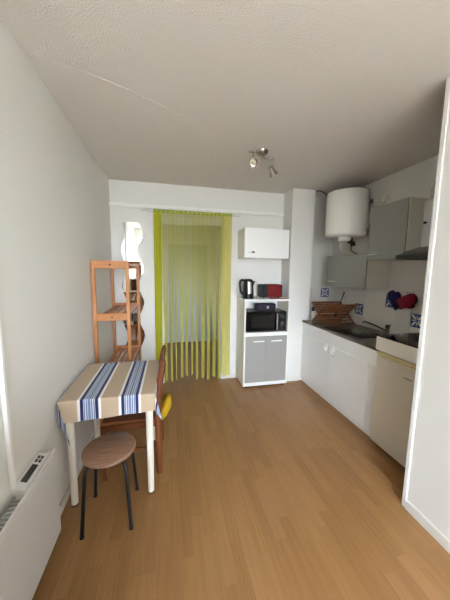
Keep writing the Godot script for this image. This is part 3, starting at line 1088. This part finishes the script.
func build_kitchen() -> void:
	var st: SurfaceTool
	# sink unit
	var zA := -3.160; var zB := -1.850; var xf := 1.85
	var c := Vector3(2.13, 0, (zA + zB) * 0.5)
	var t := thing("sink_base_cabinet", "white two-door base cabinet under the steel sink top", "cabinet", "", c)
	var o := -c
	st = mb()
	box(st, Vector3(xf, 0.055, zA) + o, Vector3(XR - 0.005, 0.58, zB) + o, 0.002)
	box(st, Vector3(xf, 0.5801, zA) + o, Vector3(xf + 0.03, 0.862, zB) + o, 0.002)
	box(st, Vector3(xf + 0.03, 0.5801, zA) + o, Vector3(XR - 0.005, 0.862, zA + 0.018) + o, 0.001)
	box(st, Vector3(xf + 0.03, 0.5801, zB - 0.018) + o, Vector3(XR - 0.005, 0.862, zB) + o, 0.001)
	obj("carcass", st, M.white, t)
	st = mb()
	box(st, Vector3(xf + 0.006, 0.0, zA) + o, Vector3(xf + 0.022, 0.0545, zB) + o, 0.001)
	obj("plinth", st, M.trim, t)
	st = mb()
	box(st, Vector3(xf - 0.018, 0.715, zA) + o, Vector3(xf - 0.0005, 0.862, zB) + o, 0.003)
	obj("fascia", st, M.white, t)
	for k in 2:
		var a: float = [zA + 0.004, -2.528][k]
		var b: float = [-2.532, -1.940][k]
		st = mb()
		box(st, Vector3(xf - 0.018, 0.062, a) + o, Vector3(xf - 0.0005, 0.711, b) + o, 0.003)
		var d := obj("door", st, M.white, t)
		st = mb()
		var zh: float = [-2.598, -2.468][k]
		# shell handle: a rounded plate with a grip
		lathe(st, [Vector2(0, 0.012), Vector2(0.022, 0.012), Vector2(0.033, 0.007), Vector2(0.036, 0)], Transform3D(Basis(Vector3(0, 0, 1), Vector3(-1, 0, 0), Vector3(0, -1.8, 0)), Vector3(xf - 0.018, 0.655, zh) + o), 24)
		tube(st, bend(Vector3(xf - 0.027, 0.69, zh) + o, Vector3(xf - 0.064, 0.655, zh) + o, Vector3(xf - 0.027, 0.62, zh) + o, 8), 0.011, 8)
		var hd := obj("handle", st, M.trim, d)
		hd.set_meta("label", "white oval handle")
	st = mb()
	box(st, Vector3(xf - 0.018, 0.062, -1.936) + o, Vector3(xf - 0.0005, 0.711, zB) + o, 0.003)
	obj("filler_panel", st, M.white, t)

	# steel top with a bowl and a draining board
	var wt := thing("kitchen_sink", "stainless steel sink top with bowl and grooved drainer", "sink", "", Vector3(2.11, 0.862, (zA + zB) * 0.5))
	o = -wt.position
	var bx0 := 1.93; var bx1 := 2.30; var bz0 := -2.60; var bz1 := -2.16
	var x0 := 1.818
	var x1 := XR - 0.008
	st = mb()
	box(st, Vector3(x0, 0.8625, zA) + o, Vector3(bx0, 0.886, zB) + o, 0.003)
	box(st, Vector3(bx1, 0.8625, zA) + o, Vector3(x1, 0.886, zB) + o, 0.003)
	box(st, Vector3(bx0, 0.8625, zA) + o, Vector3(bx1, 0.886, bz0) + o, 0.0)
	box(st, Vector3(bx0, 0.8625, bz1) + o, Vector3(bx1, 0.886, zB) + o, 0.0)
	obj("top", st, M.steel, wt)
	st = mb()
	var b0 := 0.735
	quad(st, Vector3(bx0, 0.886, bz0) + o, Vector3(bx1, 0.886, bz0) + o, Vector3(bx1 - 0.02, b0, bz0 + 0.02) + o, Vector3(bx0 + 0.02, b0, bz0 + 0.02) + o, Vector3(0, 0.2, 1))
	quad(st, Vector3(bx0, 0.886, bz1) + o, Vector3(bx1, 0.886, bz1) + o, Vector3(bx1 - 0.02, b0, bz1 - 0.02) + o, Vector3(bx0 + 0.02, b0, bz1 - 0.02) + o, Vector3(0, 0.2, -1))
	quad(st, Vector3(bx0, 0.886, bz0) + o, Vector3(bx0, 0.886, bz1) + o, Vector3(bx0 + 0.02, b0, bz1 - 0.02) + o, Vector3(bx0 + 0.02, b0, bz0 + 0.02) + o, Vector3(1, 0.2, 0))
	quad(st, Vector3(bx1, 0.886, bz0) + o, Vector3(bx1, 0.886, bz1) + o, Vector3(bx1 - 0.02, b0, bz1 - 0.02) + o, Vector3(bx1 - 0.02, b0, bz0 + 0.02) + o, Vector3(-1, 0.2, 0))
	quad(st, Vector3(bx0 + 0.02, b0, bz0 + 0.02) + o, Vector3(bx1 - 0.02, b0, bz0 + 0.02) + o, Vector3(bx1 - 0.02, b0, bz1 - 0.02) + o, Vector3(bx0 + 0.02, b0, bz1 - 0.02) + o, Vector3.UP)
	var bowl := obj("bowl", st, M.steel, wt)
	st = mb()
	lathe(st, [Vector2(0, 0.001), Vector2(0.03, 0.001), Vector2(0.036, 0.004), Vector2(0.040, 0.0)], Transform3D(Basis.IDENTITY, Vector3(2.11, b0, -2.38) + o), 20)
	obj("drain", st, M.chrome, bowl)
	for k in 7:
		st = mb()
		var x := 1.93 + k * 0.058
		box(st, Vector3(x, 0.8855, -3.08) + o, Vector3(x + 0.012, 0.889, -2.68) + o, 0.0014)
		obj("drainer_rib", st, M.steel, wt)
	st = mb()
	box(st, Vector3(x0 - 0.002, 0.884, zA) + o, Vector3(x0 + 0.010, 0.893, zB) + o, 0.003)
	obj("rim", st, M.steel, wt)

	# tap
	var fb := Vector3(2.345, 0.886, -2.265)
	var fa := thing("kitchen_tap", "chrome mixer tap with a long low spout behind the sink", "tap", "", fb)
	st = mb()
	lathe(st, [Vector2(0, 0), Vector2(0.028, 0), Vector2(0.027, 0.008), Vector2(0.020, 0.014), Vector2(0.019, 0.075), Vector2(0, 0.075)], Transform3D.IDENTITY, 20)
	obj("body", st, M.tap, fa)
	st = mb()
	tube(st, [Vector3(-0.01, 0.045, -0.01), Vector3(-0.045, 0.075, -0.10), Vector3(-0.07, 0.095, -0.20), Vector3(-0.085, 0.10, -0.245), Vector3(-0.09, 0.085, -0.26)], 0.0095, 10)
	obj("spout", st, M.tap, fa)
	st = mb()
	lathe(st, [Vector2(0, 0.0755), Vector2(0.021, 0.0755), Vector2(0.022, 0.10), Vector2(0.016, 0.110), Vector2(0, 0.112)], Transform3D.IDENTITY, 20)
	tube(st, [Vector3(0, 0.10, 0), Vector3(-0.01, 0.117, 0.05)], [0.007, 0.005], 8)
	obj("lever", st, M.brass_dark, fa)

	build_rack()

	# fridge
	var fz0 := -1.822; var fz1 := -1.275; var fx := 1.795
	c = Vector3(2.1, 0, (fz0 + fz1) * 0.5)
	var fr := thing("small_fridge", "white undercounter fridge with a beige handle strip along its top", "fridge", "", c)
	o = -c
	st = mb()
	box(st, Vector3(fx + 0.05, 0.02, fz0) + o, Vector3(XR - 0.03, 0.882, fz1) + o, 0.004)
	obj("body", st, M.fridge, fr)
	st = mb()
	box(st, Vector3(fx, 0.035, fz0) + o, Vector3(fx + 0.048, 0.836, fz1) + o, 0.008)
	var fdoor := obj("door", st, M.fridge, fr)
	st = mb()
	prism(st, PackedVector2Array([Vector2(fx + 0.012, 0.8365), Vector2(fx + 0.048, 0.8365), Vector2(fx + 0.048, 0.876), Vector2(fx + 0.004, 0.876), Vector2(fx + 0.000, 0.871), Vector2(fx + 0.000, 0.858), Vector2(fx + 0.012, 0.848)]), fz1 - fz0 - 0.004, Transform3D(Basis.IDENTITY, Vector3(0, 0, c.z) + o))
	var hs := obj("handle_strip", st, M.handle_strip, fdoor)
	hs.set_meta("label", "beige grip strip")
	st = mb()
	box(st, Vector3(fx - 0.0015, 0.742, -1.545) + o, Vector3(fx + 0.001, 0.754, -1.475) + o, 0.0006)
	obj("badge", st, M.badge, fdoor)
	for z in [fz0 + 0.03, fz1 - 0.06]:
		st = mb()
		tube(st, [Vector3(fx + 0.08, 0.0, z + 0.015) + o, Vector3(fx + 0.08, 0.0215, z + 0.015) + o], 0.016, 12)
		tube(st, [Vector3(XR - 0.07, 0.0, z + 0.015) + o, Vector3(XR - 0.07, 0.0215, z + 0.015) + o], 0.016, 12)
		obj("feet", st, M.rubber, fr)

	# table-top hob standing on the fridge
	c = Vector3(2.08, 0.882, (fz0 + fz1) * 0.5)
	var hb := thing("electric_hob", "white tabletop electric hob with black top standing on the fridge", "hob", "", c)
	o = -c
	st = mb()
	box(st, Vector3(fx - 0.005, 0.890, fz0 - 0.012) + o, Vector3(2.36, 1.010, fz1) + o, 0.004)
	obj("housing", st, M.enamel, hb)
	st = mb()
	box(st, Vector3(fx - 0.003, 1.0105, fz0 - 0.010) + o, Vector3(2.358, 1.022, fz1 - 0.002) + o, 0.003)
	obj("cooktop", st, M.black_gloss, hb)
	for z in [-1.68, -1.42]:
		st = mb()
		lathe(st, [Vector2(0, 0.010), Vector2(0.074, 0.010), Vector2(0.080, 0.006), Vector2(0.080, 0.0)], Transform3D(Basis.IDENTITY, Vector3(2.10, 1.0221, z) + o), 28)
		obj("hotplate", st, M.black_metal, hb)
	for z in [fz0 + 0.03, fz1 - 0.05]:
		for x in [fx + 0.06, 2.28]:
			st = mb()
			tube(st, [Vector3(x, 0.882, z) + o, Vector3(x, 0.8905, z) + o], 0.014, 10)
			obj("foot", st, M.rubber, hb)

	# wall units
	var cab := func(called: String, label: String, x: float, y0: float, y1: float, z0: float, z1: float, front: Material) -> Node3D:
		var cc := Vector3((x + XR) * 0.5, y0, (z0 + z1) * 0.5)
		var n := thing(called, label, "cabinet", "", cc)
		var s := mb()
		box(s, Vector3(x + 0.018, y0, z0) - cc, Vector3(XR, y1, z1) - cc, 0.0015)
		obj("carcass", s, M.white_warm, n)
		s = mb()
		box(s, Vector3(x, y0, z0 + 0.001) - cc, Vector3(x + 0.0175, y1, z1 - 0.001) - cc, 0.002)
		var d := obj("door", s, front, n)
		n.set_meta("door", d.get_path())
		return n
	var bar := func(n: Node3D, p: Vector3, length: float) -> void:
		var s := mb()
		var q := p - n.position
		box(s, q + Vector3(-0.022, -0.006, -length * 0.5), q + Vector3(-0.013, 0.006, length * 0.5), 0.003)
		for e in [-1.0, 1.0]:
			box(s, q + Vector3(-0.015, -0.004, e * length * 0.4 - 0.004), q + Vector3(0.0, 0.004, e * length * 0.4 + 0.004), 0.001)
		var h := obj("handle", s, M.white, n.get_node("door"))
		h.set_meta("label", "white bar handle")
	var low: Node3D = cab.call("low_wall_cabinet", "low grey-fronted wall cabinet under the water heater", 2.10, 1.383, 1.775, -3.075, -2.365, M.grey_door)
	bar.call(low, Vector3(2.10, 1.445, -2.93), 0.16)
	var tall: Node3D = cab.call("tall_wall_cabinet", "taller grey-fronted wall cabinet between water heater and hood", 2.10, 1.700, 2.243, -2.362, -1.925, M.grey_door)
	bar.call(tall, Vector3(2.10, 1.755, -2.27), 0.14)
	var over: Node3D = cab.call("hood_cabinet", "shallow white wall cabinet above the cooker hood", 2.272, 1.800, 2.215, -1.922, -1.25, M.white)
	st = mb()
	lathe(st, [Vector2(0.007, 0), Vector2(0.006, 0.010), Vector2(0.012, 0.016), Vector2(0.012, 0.022), Vector2(0, 0.025)], along(Vector3(2.272, 2.02, -1.885) - over.position, Vector3(-1, 0, 0)), 14)
	obj("knob", st, M.brass_dark, over.get_node("door"))

	# cooker hood
	c = Vector3(2.2, 1.68, -1.58)
	var hd2 := thing("cooker_hood", "grey metal cooker hood over the hob", "cooker hood", "", c)
	o = -c
	st = mb()
	prism(st, PackedVector2Array([Vector2(2.02, 1.700), Vector2(XR, 1.700), Vector2(XR, 1.799), Vector2(2.20, 1.799), Vector2(2.02, 1.745)]), 0.62, Transform3D(Basis.IDENTITY, Vector3(0, 0, -1.565) + o))
	obj("housing", st, M.hood, hd2)
	st = mb()
	prism(st, PackedVector2Array([Vector2(1.945, 1.682), Vector2(2.36, 1.682), Vector2(2.36, 1.6995), Vector2(2.03, 1.6995), Vector2(2.012, 1.735), Vector2(1.945, 1.722)]), 0.60, Transform3D(Basis.IDENTITY, Vector3(0, 0, -1.56) + o))
	obj("visor", st, M.hood_dark, hd2)
	st = mb()
	box(st, Vector3(1.930, 1.688, -1.85) + o, Vector3(1.9445, 1.716, -1.27) + o, 0.004)
	obj("front_grip", st, M.black, hd2)

	# oven mitts on hooks
	var mitt := func(label: String, p: Vector3, m: Material, turn: float) -> void:
		var n := thing("oven_mitt", label, "oven mitt", "oven mitts on the tiled wall", p)
		var s := mb()
		mitt_shape(s, turn)
		obj("mitt_body", s, m, n)
		s = mb()
		tube(s, [Vector3(XR - p.x, 0.085, 0), Vector3(-0.004, 0.085, 0), Vector3(-0.010, 0.092, 0)], 0.004, 8)
		obj("hook", s, M.chrome, n)
	mitt.call("dark blue oven mitt hanging on the tiled wall", Vector3(XR - 0.030, 1.275, -2.255), M.mitt_blue, 38.0)
	mitt.call("crimson oven mitt hanging beside the dark blue one", Vector3(XR - 0.087, 1.285, -2.065), M.mitt_red, -62.0)

	# glass jar on the cabinet over the hood
	var gj := thing("glass_jar", "clear glass jar standing on the shallow white cabinet", "jar", "", Vector3(2.345, 2.215, -1.86))
	st = mb()
	lathe(st, [Vector2(0, 0), Vector2(0.055, 0), Vector2(0.062, 0.012), Vector2(0.064, 0.10), Vector2(0.050, 0.125), Vector2(0.046, 0.150), Vector2(0.043, 0.150), Vector2(0.047, 0.122), Vector2(0.060, 0.098), Vector2(0.058, 0.014), Vector2(0, 0.006)], Transform3D.IDENTITY, 28)
	obj("vessel", st, M.jar, gj)
	st = mb()
	lathe(st, [Vector2(0, 0.1505), Vector2(0.048, 0.1505), Vector2(0.048, 0.165), Vector2(0.014, 0.172), Vector2(0.016, 0.19), Vector2(0, 0.195)], Transform3D.IDENTITY, 24)
	obj("lid", st, M.jar, gj)

	# pipe elbow on the wall by the heater
	var el := thing("pipe_elbow", "short white pipe elbow on the wall beside the water heater", "pipe", "", Vector3(XR, 2.40, -2.47))
	st = mb()
	tube(st, bend(Vector3(0.0, 0.02, 0), Vector3(-0.07, 0.02, 0), Vector3(-0.075, -0.05, 0.0), 8), 0.020, 12)
	obj("bend", st, M.trim, el)
	st = mb()
	lathe(st, [Vector2(0, 0), Vector2(0.034, 0), Vector2(0.032, 0.008), Vector2(0.021, 0.010)], along(Vector3(0, 0.02, 0), Vector3(-1, 0, 0)), 18)
	obj("wall_rose", st, M.trim, el)

func mitt_shape(st: SurfaceTool, turn: float) -> void:
	# outline of a mitten in the z-y plane, puffed across x; the origin is its middle
	var line := [Vector2(-0.055, -0.10), Vector2(0.055, -0.10), Vector2(0.060, -0.03), Vector2(0.082, 0.0), Vector2(0.092, 0.035), Vector2(0.080, 0.055), Vector2(0.062, 0.045), Vector2(0.052, 0.03), Vector2(0.052, 0.07), Vector2(0.035, 0.105), Vector2(0.0, 0.115), Vector2(-0.035, 0.105), Vector2(-0.055, 0.07), Vector2(-0.058, 0.0)]
	var tf := Transform3D(Basis(Vector3(0, 0, 1), Vector3.UP, Vector3(-1, 0, 0)) * Basis(Vector3(0, 0, 1), deg_to_rad(turn)), Vector3.ZERO)
	var levels := [[1.0, 0.0], [0.98, 0.010], [0.90, 0.018], [0.70, 0.023], [0.35, 0.026], [0.0, 0.027]]
	var ctr := Vector2(0.004, 0.0)
	for side in [-1.0, 1.0]:
		for k in levels.size() - 1:
			for i in line.size():
				var j := (i + 1) % line.size()
				var v := []
				for e in [[i, k], [j, k], [j, k + 1], [i, k + 1]]:
					var l = levels[e[1]]
					var q: Vector2 = ctr + (line[e[0]] - ctr) * l[0]
					v.append(tf * Vector3(q.x, q.y, side * l[1]))
				var w := []
				for e in v: w.append((e * Vector3(3.0, 1, 1) - tf.basis * Vector3(ctr.x, ctr.y, 0)).normalized())
				tri(st, v[0], v[1], v[2], w[0], w[1], w[2])
				if k < levels.size() - 2: tri(st, v[0], v[2], v[3], w[0], w[2], w[3])

func build_rack() -> void:
	# folding dish rack: crossed frames at both ends, rods between
	var xa := 1.905; var xb := 2.335
	var zc := -2.90
	var y0 := 0.890
	var c := Vector3((xa + xb) * 0.5, y0, zc)
	var t := thing("dish_rack", "brown wooden folding dish rack standing on the drainer", "dish rack", "", c)
	# crossed legs: [z, y] from foot to tip on each side
	var ends := [[Vector2(0.135, 0.0), Vector2(-0.165, 0.265)], [Vector2(-0.135, 0.0), Vector2(0.165, 0.265)]]
	for x in [xa, xb]:
		for e in ends.size():
			var st := mb()
			var off := 0.006 if e == 0 else -0.006
			var a := Vector3(x - c.x + off, ends[e][0].y + 0.009, ends[e][0].x)
			var b := Vector3(x - c.x + off, ends[e][1].y, ends[e][1].x)
			tube(st, [a, b], 0.009, 8, 0.75)
			obj("cross_leg", st, M.rack, t)
	var rod := func(y: float, z: float, r: float) -> void:
		var st := mb()
		tube(st, [Vector3(xa - c.x - 0.012, y, z), Vector3(xb - c.x + 0.012, y, z)], r, 8)
		obj("rod", st, M.rack, t)
	for s in [-1.0, 1.0]:
		for k in 5:
			var u := 0.56 + 0.105 * k
			rod.call(0.009 + 0.256 * u, s * (-0.135 + 0.30 * u), 0.0095 if k < 4 else 0.012)
		for k in 4:
			var u := 0.04 + 0.12 * k
			rod.call(0.012 + 0.256 * u, s * (-0.135 + 0.30 * u), 0.0095)
	# plate dividers along the upper tray
	for k in 9:
		var x := xa - c.x + 0.04 + k * 0.044
		for s in [-1.0, 1.0]:
			var st := mb()
			tube(st, [Vector3(x, 0.158, s * 0.022), Vector3(x, 0.268, s * 0.154)], 0.008, 6)
			obj("divider", st, M.rack, t)
	# spoon standing in the rack
	var sp := thing("wooden_spoon", "dark wooden spoon handle standing up out of the dish rack", "spoon", "", Vector3(2.13, 1.03, -2.86))
	var st := mb()
	tube(st, [Vector3(0, 0.0, 0), Vector3(0.035, 0.15, 0.03), Vector3(0.062, 0.285, 0.055)], [0.006, 0.006, 0.008], 8)
	obj("handle", st, M.brass_dark, sp)
	st = mb()
	lathe(st, [Vector2(0, -0.06), Vector2(0.014, -0.052), Vector2(0.020, -0.03), Vector2(0.015, -0.006), Vector2(0.006, 0.004)], Transform3D(Basis.IDENTITY.scaled(Vector3(1, 1, 0.5)), Vector3.ZERO), 14)
	obj("ladle", st, M.brass_dark, sp)
	# bottle behind the rack
	var bt := thing("dish_soap_bottle", "white bottle with a dark blue cap behind the dish rack", "bottle", "", Vector3(1.955, 0.887, -3.115))
	st = mb()
	lathe(st, [Vector2(0, 0), Vector2(0.022, 0), Vector2(0.024, 0.004), Vector2(0.024, 0.115), Vector2(0.018, 0.135), Vector2(0, 0.135)], Transform3D.IDENTITY, 20)
	obj("flask", st, M.white, bt)
	st = mb()
	lathe(st, [Vector2(0, 0.1355), Vector2(0.019, 0.1355), Vector2(0.021, 0.16), Vector2(0.014, 0.195), Vector2(0, 0.20)], Transform3D.IDENTITY, 14)
	obj("cap", st, M.blue_plastic, bt)

func build_heater() -> void:
	var c := Vector3(2.165, 1.99, -2.83)
	var t := thing("water_heater", "white cylindrical electric water heater hung on the wall", "water heater", "", c)
	var st := mb()
	lathe(st, [Vector2(0, 0.0), Vector2(0.12, 0.002), Vector2(0.20, 0.012), Vector2(0.232, 0.030), Vector2(0.240, 0.052), Vector2(0.240, 0.525), Vector2(0.236, 0.540), Vector2(0, 0.540)], Transform3D.IDENTITY, 56)
	obj("tank", st, M.enamel, t)
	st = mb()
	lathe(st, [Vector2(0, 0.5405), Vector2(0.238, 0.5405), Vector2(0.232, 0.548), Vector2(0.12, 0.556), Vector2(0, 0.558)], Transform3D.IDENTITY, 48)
	obj("top_cap", st, M.black, t)  # black colour stands in for the shadow line at the top rim
	st = mb()
	lathe(st, [Vector2(0, -0.045), Vector2(0.060, -0.045), Vector2(0.070, -0.036), Vector2(0.074, 0.004), Vector2(0, 0.004)], Transform3D(Basis.IDENTITY, Vector3(-0.05, 0.0, 0.06)), 28)
	obj("thermostat_cap", st, M.enamel, t)
	st = mb()
	for y in [0.12, 0.42]:
		box(st, Vector3(0.20, y, -0.13), Vector3(XR - c.x, y + 0.04, 0.13), 0.002)
	obj("wall_bracket", st, M.enamel, t)
	# safety valve and pipes below
	st = mb()
	tube(st, [Vector3(0.06, 0.004, 0.05), Vector3(0.06, -0.10, 0.05)], 0.013, 10)
	tube(st, [Vector3(0.015, -0.055, 0.05), Vector3(0.105, -0.055, 0.05)], 0.014, 10)
	tube(st, [Vector3(0.06, -0.08, 0.05), Vector3(0.06, -0.085, 0.10)], 0.018, 10)
	obj("safety_valve", st, M.brass_dark, t)
	st = mb()
	tube(st, [Vector3(0.06, -0.10, 0.05), Vector3(0.065, -0.15, 0.04), Vector3(0.19, -0.19, 0.0), Vector3(0.235, -0.214, -0.01)], 0.008, 8)
	obj("pipe", st, M.copper, t)
	st = mb()
	tube(st, [Vector3(-0.02, -0.002, -0.06), Vector3(-0.02, -0.12, -0.06), Vector3(0.10, -0.20, -0.06)], 0.010, 8)
	obj("pipe", st, M.trim, t)
	# power cable from the pillar top
	st = mb()
	tube(st, bend(Vector3(1.935, 2.636, -3.19), Vector3(1.98, 2.66, -3.12), Vector3(1.985, 2.535, -2.985), 10), 0.007, 8)
	var k := thing("heater_cable", "black power cable from the pillar to the water heater", "cable", "", Vector3.ZERO)
	obj("flex", st, M.black, k)

func build_spotlight() -> void:
	var c := Vector3(0.84, H, -2.30)
	var t := thing("ceiling_spotlight", "two-headed metal spotlight on the ceiling", "ceiling light", "", c)
	var st := mb()
	lathe(st, [Vector2(0.0, -0.034), Vector2(0.036, -0.031), Vector2(0.052, -0.018), Vector2(0.056, 0.0)], Transform3D.IDENTITY, 28)
	obj("ceiling_rose", st, M.nickel, t)
	st = mb()
	var curve := []
	for i in 15:
		var u := i / 14.0 * 2.0 - 1.0
		curve.append(Vector3(u * 0.135, -0.036, -0.035 * sin(u * PI) - 0.03 * u))
	tube(st, curve, 0.007, 8)
	obj("arm", st, M.nickel, t)
	for h in [[Vector3(-0.10, -0.036, 0.035), Vector3(-0.078, -0.105, 0.0), Vector3(-0.25, -0.45, 0.85)], [Vector3(0.125, -0.036, -0.045), Vector3(0.14, -0.125, -0.09), Vector3(0.55, -0.75, -0.2)]]:
		st = mb()
		tube(st, [h[0], h[1]], 0.0055, 8)
		var stem := obj("stem", st, M.nickel, t)
		var d: Vector3 = h[2].normalized()
		var tf := along(h[1] - d * 0.028, d)
		st = mb()
		lathe(st, [Vector2(0, -0.018), Vector2(0.016, -0.015), Vector2(0.024, 0.0), Vector2(0.027, 0.030), Vector2(0.040, 0.056), Vector2(0.044, 0.072), Vector2(0.040, 0.072), Vector2(0.034, 0.054), Vector2(0, 0.050)], tf, 24)
		obj("head", st, M.nickel, t)
		st = mb()
		lathe(st, [Vector2(0, 0.068), Vector2(0.014, 0.066), Vector2(0.021, 0.060), Vector2(0.022, 0.0505)], tf, 20)
		obj("bulb", st, M.pale_glass, t)

func build_light_blocker() -> void:
	# added, unseen: stands behind the camera to shade the floor and the radiator by the wall
	var x0 := -0.69; var x1 := 0.02; var z0 := -0.20; var z1 := 1.22; var y1 := 1.16
	var c := Vector3((x0 + x1) * 0.5, 0, (z0 + z1) * 0.5)
	var t := thing("added_light_blocker", "added unseen brown cupboard shape that shades the floor and radiator", "added_light_blocker", "", c)
	var st := mb()
	box(st, Vector3(x0, 0.06, z0) - c, Vector3(x1 - 0.02, y1 - 0.03, z1) - c, 0.003)
	obj("carcass", st, M.chair, t)
	st = mb()
	box(st, Vector3(x0, y1 - 0.0295, z0 - 0.01) - c, Vector3(x1, y1, z1 + 0.01) - c, 0.004)
	obj("top", st, M.chair_x, t)
	for k in 3:
		var a := z0 + 0.01 + k * 0.468
		st = mb()
		box(st, Vector3(x1 - 0.0195, 0.08, a) - c, Vector3(x1 - 0.003, y1 - 0.05, a + 0.462) - c, 0.003)
		var d := obj("door", st, M.chair, t)
		st = mb()
		lathe(st, [Vector2(0.006, 0), Vector2(0.006, 0.010), Vector2(0.014, 0.016), Vector2(0, 0.024)], along(Vector3(x1 - 0.003, 0.5, a + 0.42) - c, Vector3(1, 0, 0)), 12)
		obj("knob", st, M.steel, d)
	for x in [x0 + 0.03, x1 - 0.10]:
		for z in [z0 + 0.03, z1 - 0.08]:
			st = mb()
			box(st, Vector3(x, 0, z) - c, Vector3(x + 0.05, 0.0595, z + 0.05) - c, 0.003)
			obj("foot", st, M.chair, t)

# ---------------------------------------------------------------- all

func _ready() -> void:
	# camera (from the photograph's vanishing points): eye height 1.571 m
	var cam := Camera3D.new()
	cam.name = "camera"
	add_child(cam)
	cam.transform = Transform3D(Basis(Vector3(0.97646692, 0.01251249, 0.21530394), Vector3(0.01315232, 0.99300252, -0.11735849), Vector3(-0.21526581, 0.11742843, 0.96946954)).orthonormalized(), Vector3(0, 1.571, 0))
	cam.fov = rad_to_deg(2.0 * atan(300.0 / 250.87))
	cam.near = 0.02
	cam.current = true
	# overcast daylight through the windows
	var env := Environment.new()
	var sky := Sky.new()
	var ps := ProceduralSkyMaterial.new()
	ps.sky_top_color = rgb(214, 229, 247)
	ps.sky_horizon_color = rgb(224, 234, 246)
	ps.ground_horizon_color = rgb(158, 164, 166)
	ps.ground_bottom_color = rgb(140, 144, 146)
	ps.sun_angle_max = 0.0
	sky.sky_material = ps
	env.background_mode = Environment.BG_SKY
	env.sky = sky
	env.background_energy_multiplier = 8.0
	env.ambient_light_source = Environment.AMBIENT_SOURCE_DISABLED
	env.tonemap_mode = Environment.TONE_MAPPER_LINEAR
	env.tonemap_exposure = 5.8
	env.sdfgi_enabled = true
	env.ssao_enabled = true
	env.ssil_enabled = true
	var we := WorldEnvironment.new()
	we.name = "daylight"
	we.environment = env
	add_child(we)

	make_materials()
	M.pale_glass = mat(rgb(226, 222, 196), 0.15)
	build_setting()
	build_curtain()
	build_mirrors()
	build_shelf()
	build_table()
	build_stool()
	build_chair()
	build_radiator()
	build_microwave_unit()
	build_kitchen()
	build_heater()
	build_spotlight()
	build_light_blocker()
